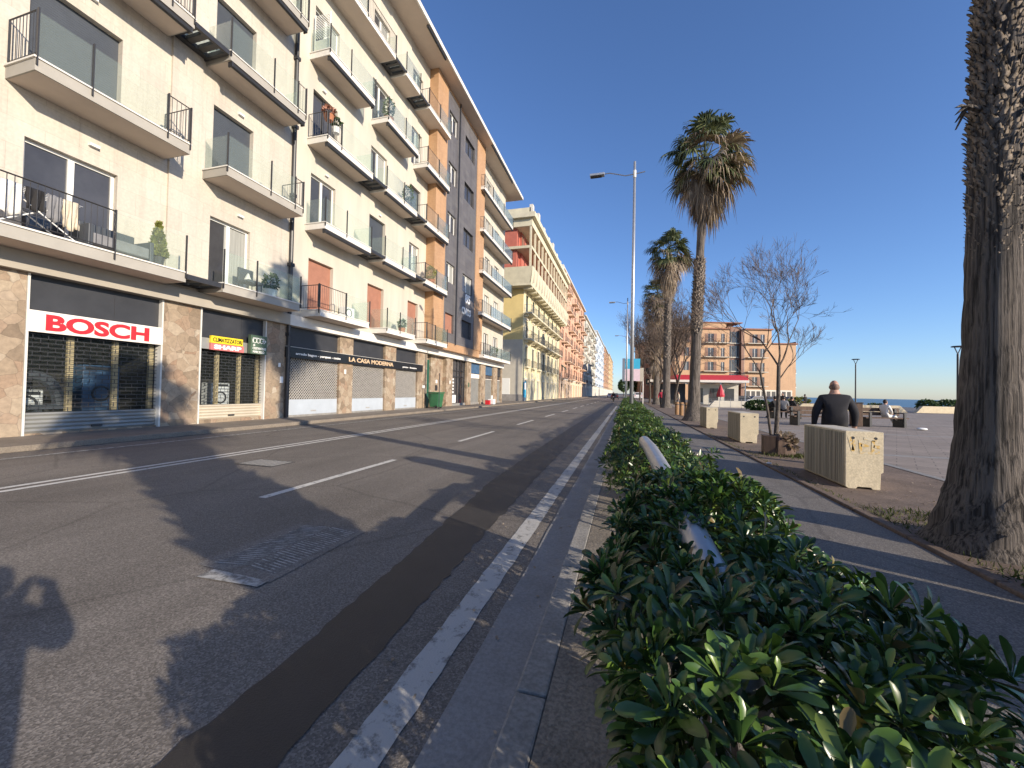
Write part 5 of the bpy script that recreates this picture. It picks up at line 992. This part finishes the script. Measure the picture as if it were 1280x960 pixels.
def bush(label, c, r, n, m='plant_leaf', size=.2, seed=1):
    t = thing('bush', label, 'bush', (c[0], c[1], 0)); leafy('foliage', c, r, n, m, t, size, seed); mb = MB(); [mb.tube([(c[0] + dx, c[1], -.4), (c[0] + dx * 2.5, c[1], c[2])], .03, 5) for dx in (-.15, 0, .15)]; mb.build('stems', 'twig', t); return t
bush('dark round bush behind the beach wall, the first of a pair', (32.0, 55, .75), (.95, .8, .65), 900, seed=61); bush('dark round bush behind the beach wall, the second of a pair', (34.0, 55.2, .8), (1.1, .8, .65), 1000, seed=62); bush('low bush behind the beach wall near the bench', (27.0, 54.5, .45), (.8, .6, .4), 500, seed=63); bush('yellow green bush at the end of the parked cars', (27.0, 75, .7), (1.6, .8, .7), 900, 'conifer', .25, 64)
for x, y, lb in ((3.5, 150, 'dark leafy tree at the end of the hedge far up the street'), (-1.0, 210, 'small dark leafy tree in the middle of the far street end'), (6.5, 180, 'broad dark leafy tree behind the far bare trees')):
    t = thing('leafy_tree', lb, 'tree', (x, y, 0)); mb = MB(); mb.tube([(x, y, 0), (x, y, 3.5)], [.25, .15], 8); mb.build('trunk', 'bark_tree', t); leafy('crown', (x, y, 5.5), (2.8, 2.8, 3.2), 2200, 'plant_leaf', t, .55, int(y))
bush('dark hedge like bush behind the group of seated people', (12.6, 44.5, .5), (1.3, .5, .5), 1100, seed=65)
g_ = np.random.default_rng(5); Ms = []
for _ in range(5200):
    x, y = g_.uniform(2.9, 5.3), g_.uniform(3.3, 6.2); d = math.hypot(x - 3.32, y - 4.85)
    if d < .55 or (g_.uniform() > (.85 if (y > 5.35 or x < 3.1) else .28)): continue
    Ms.append(frame_M((x, y, .005), (g_.normal() * .5, g_.normal() * .5, 1), (g_.normal(), g_.normal(), .1), g_.uniform(.03, .085)))
for _ in range(900):
    x, y = 2.87 + abs(g_.normal()) * .07, g_.uniform(2, 16); Ms.append(frame_M((x, y, .005), (g_.normal() * .5, g_.normal() * .5, 1), (g_.normal(), g_.normal(), .1), g_.uniform(.02, .06)))
for _ in range(700):
    a = g_.uniform(0, 6.28); x, y = 3.75 + g_.normal() * .3, 10.85 + g_.normal() * .18; Ms.append(frame_M((x, y, .005), (g_.normal() * .5, g_.normal() * .5, 1), (g_.normal(), g_.normal(), .1), g_.uniform(.04, .12)))
tag(scatter('grass', [(-.09, 0, 0), (.09, 0, 0), (.05, .6, .05), (0, 1, .2)], [(0, 1, 2), (0, 2, 3)], Ms, 'grass'), 'thin grass and weeds around the thick palm and along the kerb', kind='stuff')
Ms = [frame_M((g_.uniform(2.9, 5.2), g_.uniform(3, 20), .012), (g_.normal(), g_.normal(), .05), (0, 0, 1), g_.uniform(.02, .05)) for _ in range(900)] + [frame_M((g_.uniform(-1.3, -.45), g_.uniform(.5, 20), .012), (g_.normal(), g_.normal(), .05), (0, 0, 1), g_.uniform(.015, .04)) for _ in range(260)]
tag(scatter('leaf_litter', [(-.2, 0, 0), (.2, 0, 0), (.25, .6, .1), (0, 1, .05), (-.25, .6, .12)], [(0, 1, 2, 3, 4)], Ms, 'frond_dead'), 'scattered dry leaves and crumbs on the soil and along the gutter', kind='stuff')
mb = MB(); mb.ell((2.79, 9.2, .06), (.05, .035, .02), 8); tag(mb.build('paper_scrap', 'plastic_white'), 'crumpled scrap of white paper on the kerb of the footpath', 'litter')
t = thing('tent', 'faded pink pyramid tent beyond the thick palm trunk', 'tent', (38.5, 42, 0)); mb = MB(); mb.add([(36.8, 41, 1.0), (40.5, 41, 1.0), (40.5, 44, 1.0), (36.8, 44, 1.0), (38.6, 42.5, 2.3)], [(0, 1, 4), (1, 2, 4), (2, 3, 4), (3, 0, 4), (3, 2, 1, 0)]); mb.build('roof', 'panel_pink', t); mb = MB(); mb.box(37.0, 40.3, 41.2, 43.8, .05, .998); mb.build('wall', 'pink_wall', t)

# ------------------------------------------------------------------ people
def skin_mesh(J, E, sub=2):
    names = list(J); me = bpy.data.meshes.new('tmp'); me.from_pydata([J[k][0] for k in names], [(names.index(a), names.index(b)) for a, b in E], [])
    o = bpy.data.objects.new('tmp', me); COL.objects.link(o); o.modifiers.new('s', 'SKIN')
    for i, k in enumerate(names): v = me.skin_vertices[0].data[i]; v.radius = (J[k][1], J[k][1]); v.use_root = (i == 0)
    s = o.modifiers.new('d', 'SUBSURF'); s.levels = sub; s.render_levels = sub; bpy.context.view_layer.update()
    ev = o.evaluated_get(bpy.context.evaluated_depsgraph_get()); m2 = bpy.data.meshes.new_from_object(ev); vs = [tuple(v.co) for v in m2.vertices]; fs = [tuple(p.vertices) for p in m2.polygons]
    bpy.data.objects.remove(o); bpy.data.meshes.remove(m2); return vs, fs
EDG = [('pelvis', 'spine'), ('spine', 'chest'), ('chest', 'neck'), ('neck', 'head')] + [(a + s, b + s) for s in 'LR' for a, b in (('sh', 'el'), ('el', 'wr'), ('wr', 'ha'), ('hip', 'kn'), ('kn', 'an'), ('an', 'toe'))] + [('chest', 'sh' + s) for s in 'LR'] + [('pelvis', 'hip' + s) for s in 'LR']
def person(label, at, rz, J, top, legs, S=1.0, sub=2, hair=True, hands=True, bald=False, group=None, fat=1.0, shoes='cloth_black'):
    r = thing('person', label, 'person', (0, 0, 0), group); mb = MB(); vs, fs = skin_mesh(J, EDG, sub); hz = J['pelvis'][0][2]; nz = J['neck'][0][2]
    hd = Vector(J['head'][0]); ws = [Vector(J['ha' + s][0]) for s in 'LR']; wr = [Vector(J['wr' + s][0]) for s in 'LR']; an = [Vector(J['an' + s][0]) for s in 'LR']; kn = [Vector(J['kn' + s][0]) for s in 'LR']; hp = [Vector(J['hip' + s][0]) for s in 'LR']
    def segd(p, a, b): t = max(0, min(1, (p - a).dot(b - a) / max(1e-6, (b - a).length_squared))); return (p - a.lerp(b, t)).length
    mats = ['skin', top, legs, shoes]; mi = []
    for f in fs:
        c = Vector((0, 0, 0))
        for i in f: c += Vector(vs[i])
        c /= len(f); m = 1
        if c.z > nz + .01 and (c - hd).length < .26: m = 0
        elif min((c - w).length for w in ws) < .085 or min((c - w).length for w in wr) < .04: m = 0
        elif min((c - a).length for a in an) < .09 or min(segd(c, an[i], Vector(J['toe' + s][0])) for i, s in enumerate('LR')) < .09: m = 3
        elif min(min(segd(c, hp[i], kn[i]) for i in (0, 1)), min(segd(c, kn[i], an[i]) for i in (0, 1))) < .13 and segd(c, Vector(J['spine'][0]), Vector(J['chest'][0])) > .2 and min(segd(c, Vector(J['el' + s][0]), wr[i]) for i, s in enumerate('LR')) > .07: m = 2
        mi.append(m)
    o0 = len(mb.v); mb.v += vs; mb.f += fs; mb.m += mi
    # skull, ears, nose, eyes, mouth
    rot = Matrix.Identity(3); mb.ell(hd + Vector((0, .005, .035)), (.078, .098, .118), 16, 0); mb.ell(hd + Vector((0, .09, -.045)), (.045, .035, .045), 10, 0)
    for s_ in (-1, 1): mb.ell(hd + Vector((s_ * .08, -.005, .01)), (.012, .024, .034), 8, 0); mb.ell(hd + Vector((s_ * .03, .095, .035)), (.012, .008, .008), 8, 3)
    mb.add([hd + Vector(p) for p in ((-.014, .096, .03), (.014, .096, .03), (.02, .1, -.015), (-.02, .1, -.015), (0, .127, -.01))], [(0, 1, 4), (1, 2, 4), (2, 3, 4), (3, 0, 4)], 0); mb.box(hd.x - .022, hd.x + .022, hd.y + .112, hd.y + .118, hd.z - .055, hd.z - .049, 3)
    if hands:
        for i, s in enumerate('LR'):
            d = (ws[i] - wr[i]).normalized(); sd = Vector((0, 1, 0)) - d * d.y; sd.normalize(); inn = d.cross(sd) * (1 if i else -1)
            for q, (off, L) in enumerate(((.03, .062), (.01, .075), (-.01, .07), (-.028, .055))):
                p = ws[i] + sd * off; mb.tube([p, p + d * L * .55 + inn * .004, p + d * L * .85 + inn * .022, p + d * L * .95 + inn * .038], [.0095, .009, .008, .006], 6, 0)
            p = ws[i] - d * .03 + sd * .03; mb.tube([p, p + d * .03 + sd * .025 + inn * .01, p + d * .06 + sd * .022 + inn * .02], [.011, .01, .007], 6, 0)
    body = mb.build('body', mats, r, smooth=True)
    if hair:
        mb = MB(); mb.ell(hd + Vector((0, -.012, .05)), (.086, .1, .112), 14); mb.v = [(p[0], p[1] if not (p[1] > hd.y + .055 and p[2] < hd.z + .08) else hd.y + .055, p[2]) for p in mb.v]; mb.build('hair', 'hair_dark', r, smooth=True)
    if bald:   # dark cap, shading round the bald head put into its colour
        mb = MB(); mb.ell(hd + Vector((0, -.014, .012)), (.0805, .094, .1), 16); mb.v = [(p[0], min(p[1], hd.y + .03), p[2]) for p in mb.v]; mb.build('hair', 'head_shade', r, smooth=True)
    r.location = at; r.rotation_euler = (0, 0, rz); r.scale = (S, S, S); return r
def stand(stride=.12, arm=.1, w=1.0, sw=.1):
    J = {'pelvis': ((0, 0, .96), .135 * w), 'spine': ((0, -.01, 1.14), .145 * w), 'chest': ((0, 0, 1.34), .15 * w), 'neck': ((0, .0, 1.5), .058), 'head': ((0, .03, 1.62), .085)}
    for s, k in (('L', -1), ('R', 1)):
        J['sh' + s] = ((k * .2 * w, 0, 1.42), .085 * w); J['el' + s] = ((k * (.25 * w + arm * .5), -.03, 1.14), .062 * w); J['wr' + s] = ((k * (.27 * w + arm * .6), .03 + k * sw, .9), .04); J['ha' + s] = ((k * (.27 * w + arm * .6), .05 + k * sw, .81), .036)
        J['hip' + s] = ((k * .1 * w, 0, .9), .11 * w); J['kn' + s] = ((k * .1, .04 - k * stride * .4, .5), .078 * w); J['an' + s] = ((k * .1, -.02 - k * stride, .09 + (.05 if k > 0 else 0)), .05); J['toe' + s] = ((k * .12, .14 - k * stride, .045), .045)
    return J
def sit(leg=.42, foot=.48, lean=.04):
    J = {'pelvis': ((0, 0, .56), .14), 'spine': ((0, -lean, .75), .135), 'chest': ((0, -lean, .96), .14), 'neck': ((0, -lean + .02, 1.11), .055), 'head': ((0, -lean + .05, 1.22), .085)}
    for s, k in (('L', -1), ('R', 1)):
        J['sh' + s] = ((k * .19, -lean, 1.03), .075); J['el' + s] = ((k * .25, .05, .78), .055); J['wr' + s] = ((k * .14, .24, .66), .038); J['ha' + s] = ((k * .1, .31, .64), .034)
        J['hip' + s] = ((k * .1, .05, .54), .1); J['kn' + s] = ((k * .12, leg, .55), .07); J['an' + s] = ((k * .12, foot, .1), .048); J['toe' + s] = ((k * .13, foot + .14, .05), .042)
    return J
JM = stand(.1, .03, 1.22, .05); JM['pelvis'] = (JM['pelvis'][0], .19); JM['spine'] = ((0, -.01, 1.12), .205); JM['chest'] = ((0, -.01, 1.3), .205); JM['neck'] = ((0, 0, 1.47), .085); JM['head'] = ((0, .04, 1.61), .09)
for s in 'LR': k = -1 if s == 'L' else 1; JM['sh' + s] = ((k * .215, 0, 1.37), .105); JM['el' + s] = ((k * .325, -.03, 1.1), .078); JM['wr' + s] = ((k * .335, .04, .86), .05); JM['ha' + s] = ((k * .335, .06, .77), .04)
person('bald heavy man in a dark jacket seen from behind, walking past the largest concrete block', (4.14, 9.75, .0), R(-10), JM, 'cloth_navy', 'cloth_black', 1.0, 2, hair=False, bald=True)
person('person in white with dark hair sitting on the bench, legs stretched out', (12.5, 24.4, 0), R(-62), sit(.46, .8), 'cloth_white', 'cloth_white', 1.0, 2, shoes='plastic_white')
person('person in black of the seated group, farthest from the bare tree', (10.25, 29.6, 0), R(-60), sit(), 'cloth_black', 'cloth_black', 1.05); person('grey jacketed person in the middle of the seated group', (9.75, 29.5, 0), R(-20), sit(), 'cloth_grey', 'cloth_black', 1.05); person('person in black of the seated group, partly behind the bare tree', (9.25, 29.45, 0), R(20), sit(), 'cloth_black', 'cloth_black', 1.05)
person('pedestrian in a red coat walking on the footpath beside the palms', (3.9, 48, 0), R(180), stand(.15), 'cloth_red', 'cloth_black', 1.1, 1); person('person in cream clothes standing near the kiosk counter', (5.9, 50, 0), R(90), stand(.05), 'cloth_cream', 'cloth_grey', 1.0, 1); person('dark dressed person standing by the far beach wall', (20.4, 55, 0), R(40), stand(.08), 'cloth_black', 'cloth_black', 1.0, 1); person('person in black standing on the square near the parked cars', (13.5, 41, 0), R(120), stand(.1), 'cloth_black', 'cloth_blue', 1.0, 1)
# the photographer, whose shadow lies on the road
J = stand(.02, .1, 1.12)
for s, el, wr, ha in (('L', (-.30, .14, 1.24), (-.12, .20, 1.44), (-.10, .21, 1.52)), ('R', (.30, .17, 1.24), (.14, .20, 1.44), (.10, .21, 1.52))): J['el' + s] = (el, .07); J['wr' + s] = (wr, .05); J['ha' + s] = (ha, .045)
J['head'] = ((-.04, -.03, 1.62), .088); J['neck'] = ((-.02, -.02, 1.5), .06)
person('photographer holding up a phone, throwing a shadow on the road', (-.02, -.27, 0), R(10), J, 'cloth_black', 'cloth_blue', .92, 2)
t = thing('phone', 'dark phone held up by the photographer', 'phone', (0, -.05, 1.36)); mb = MB(); mb.box(-.1, .06, -.06, -.05, 1.37, 1.445); mb.build('casing', 'phone', t, bevel=.003); mb = MB(); mb.box(-.094, .054, -.0622, -.0605, 1.376, 1.439); mb.build('screen', 'pane', t)
# ------------------------------------------------------------------ vehicles
def car(label, x, y, rz, m, S=1.0):
    r = thing('parked_car', label, 'car', (0, 0, 0), 'cars parked beyond the square'); mb = MB(); w = .86
    P = [(-2.1, .3), (2.05, .3), (2.1, .55), (1.95, .8), (1.1, .93), (-1.95, .98), (-2.12, .7)]; mb.extrude([(-w, a, b) for a, b in P], (2 * w, 0, 0)); mb.extrude([(-w + .16, a, b) for a, b in ((1.0, .94), (.35, 1.4), (-1.3, 1.45), (-1.9, .985))], (2 * w - .32, 0, 0)); mb.build('body', m, r, bevel=.05)
    mb = MB()
    for sx in (-1, 1): x_ = sx * (w - .155); mb.add([(x_, .85, .99), (x_, .3, 1.33), (x_, -1.2, 1.37), (x_, -1.7, 1.02)], [(0, 1, 2, 3) if sx > 0 else (3, 2, 1, 0)])
    mb.add([(-.62, .99, .98), (.62, .99, .98), (.58, .44, 1.36), (-.58, .44, 1.36)], [(0, 1, 2, 3)]); mb.add([(.62, -1.89, 1.02), (-.62, -1.89, 1.02), (-.58, -1.36, 1.4), (.58, -1.36, 1.4)], [(0, 1, 2, 3)]); mb.build('window', 'pane', r)
    for sx in (-1, 1):
        for yy in (-1.3, 1.3):
            mb = MB(); mb.tube([(sx * .72, yy, .31), (sx * .88, yy, .31)], .31, 14); wh = mb.build('wheel', 'rubber', r); mb = MB(); mb.tube([(sx * .86, yy, .31), (sx * .89, yy, .31)], .18, 10); mb.build('rim', 'galv', wh)
        mb = MB(); mb.ell((sx * .6, 2.06, .62), (.16, .06, .08), 8); mb.build('headlight', 'plastic_white', r); mb = MB(); mb.ell((sx * .62, -2.08, .78), (.13, .05, .09), 8); mb.build('tail_light', 'sign_red', r)
    r.location = (x, y, .01); r.rotation_euler = (0, 0, rz); r.scale = (S, S, S); return r
for i, (x, m, lb) in enumerate(((14.6, 'car_dark', 'dark parked car beside the closed red parasol'), (17.2, 'car_grey', 'grey parked car under the glazed stair strip'), (19.6, 'car_dark', 'black parked car before the pale shop front'), (22.2, 'car_grey', 'silver parked car seen through the twigs of the small bare tree'), (25.0, 'car_blue', 'dark blue parked car next to the yellow green bush'), (28.2, 'car_dark', 'black parked car at the outer end of the row by the sea'))): car(lb, x, 76 + x * .25, R(100 + 17 * (i % 2)), m)
car('dark car waiting at the far end of the street under the hedge lamps', -.9 - 1.6, 98, R(0), 'car_dark'); car('white car far up the street in the inner lane', -5.6, 150, R(180), 'car_white'); car('grey van like car at the kerb far down the footpath', 3.0, 105, R(0), 'car_white', 1.2)
t = thing('motor_scooter', 'dark scooter with a rider coming down the far end of the street', 'scooter', (0, 0, 0)); mb = MB(); mb.extrude([(-.16, -.75, .35), (-.16, -.1, .3), (-.16, .35, .35), (-.16, .6, .95), (-.16, .5, 1.0), (-.16, .25, .5), (-.16, -.1, .5), (-.16, -.2, .75), (-.16, -.8, .8)], (.32, 0, 0)); mb.build('body', 'car_dark', t, bevel=.03)
for yy in (-.55, .7): mb = MB(); mb.tube([(-.05, yy, .27), (.05, yy, .27)], .27, 14); mb.build('wheel', 'rubber', t)
mb = MB(); mb.tube([(-.35, .48, 1.05), (0, .55, 1.0), (.35, .48, 1.05)], .02, 6); mb.build('handlebar', 'metal_dark', t); mb = MB(); mb.ell((0, .66, .8), (.09, .06, .09), 8); mb.build('headlight', 'plastic_white', t); t.location = (-2.0, 70, .01); t.rotation_euler = (0, 0, R(180))
person('helmeted scooter rider in dark clothes far up the street', (-2.0, 70.1, .26), R(180), sit(.38, .3), 'cloth_black', 'cloth_black', 1.0, 1)

# ------------------------------------------------------------------ camera, sun, sky
cam = bpy.data.cameras.new('camera'); co = bpy.data.objects.new('camera', cam); COL.objects.link(co); scene.camera = co
cam.sensor_fit = 'HORIZONTAL'; cam.sensor_width = 36; cam.lens = 36 * 500 / 1280; cam.clip_start = .02; cam.clip_end = 60000
co.matrix_world = Matrix.Translation((0, 0, 1.4)) @ Matrix.Rotation(R(15.9), 4, 'Z') @ Matrix.Rotation(R(91.05), 4, 'X') @ Matrix.Rotation(R(1.17), 4, 'Z')
EL, AZ = R(18.2), R(64.0)
sd = Vector((math.sin(AZ) * math.cos(EL), -math.cos(AZ) * math.cos(EL), math.sin(EL)))
li = bpy.data.lights.new('sun', 'SUN'); li.energy = 4.6; li.angle = R(.5); li.color = (1, .87, .70); lo = bpy.data.objects.new('sun', li); COL.objects.link(lo)
lo.rotation_euler = (-sd).to_track_quat('-Z', 'Y').to_euler()
w = bpy.data.worlds.new('World'); scene.world = w; w.use_nodes = True; nt = w.node_tree; bg = nt.nodes['Background']
sk = nt.nodes.new('ShaderNodeTexSky'); sk.sky_type = 'NISHITA'; sk.sun_disc = False; sk.sun_elevation = EL; sk.sun_rotation = math.atan2(sd.x, sd.y); sk.altitude = 0; sk.air_density = 1.0; sk.dust_density = .25; sk.ozone_density = 5.0
tn = mixc(nt, 1, sk.outputs[0], (.93, .92, 1.03), 'MULTIPLY'); nt.links.new(tn, bg.inputs[0]); bg.inputs[1].default_value = .14
scene.view_settings.view_transform = 'Standard'; scene.view_settings.look = 'None'; scene.view_settings.exposure = 0.55; scene.view_settings.gamma = 1
scene.cycles.max_bounces = 8; scene.cycles.transparent_max_bounces = 24; scene.cycles.use_denoising = True
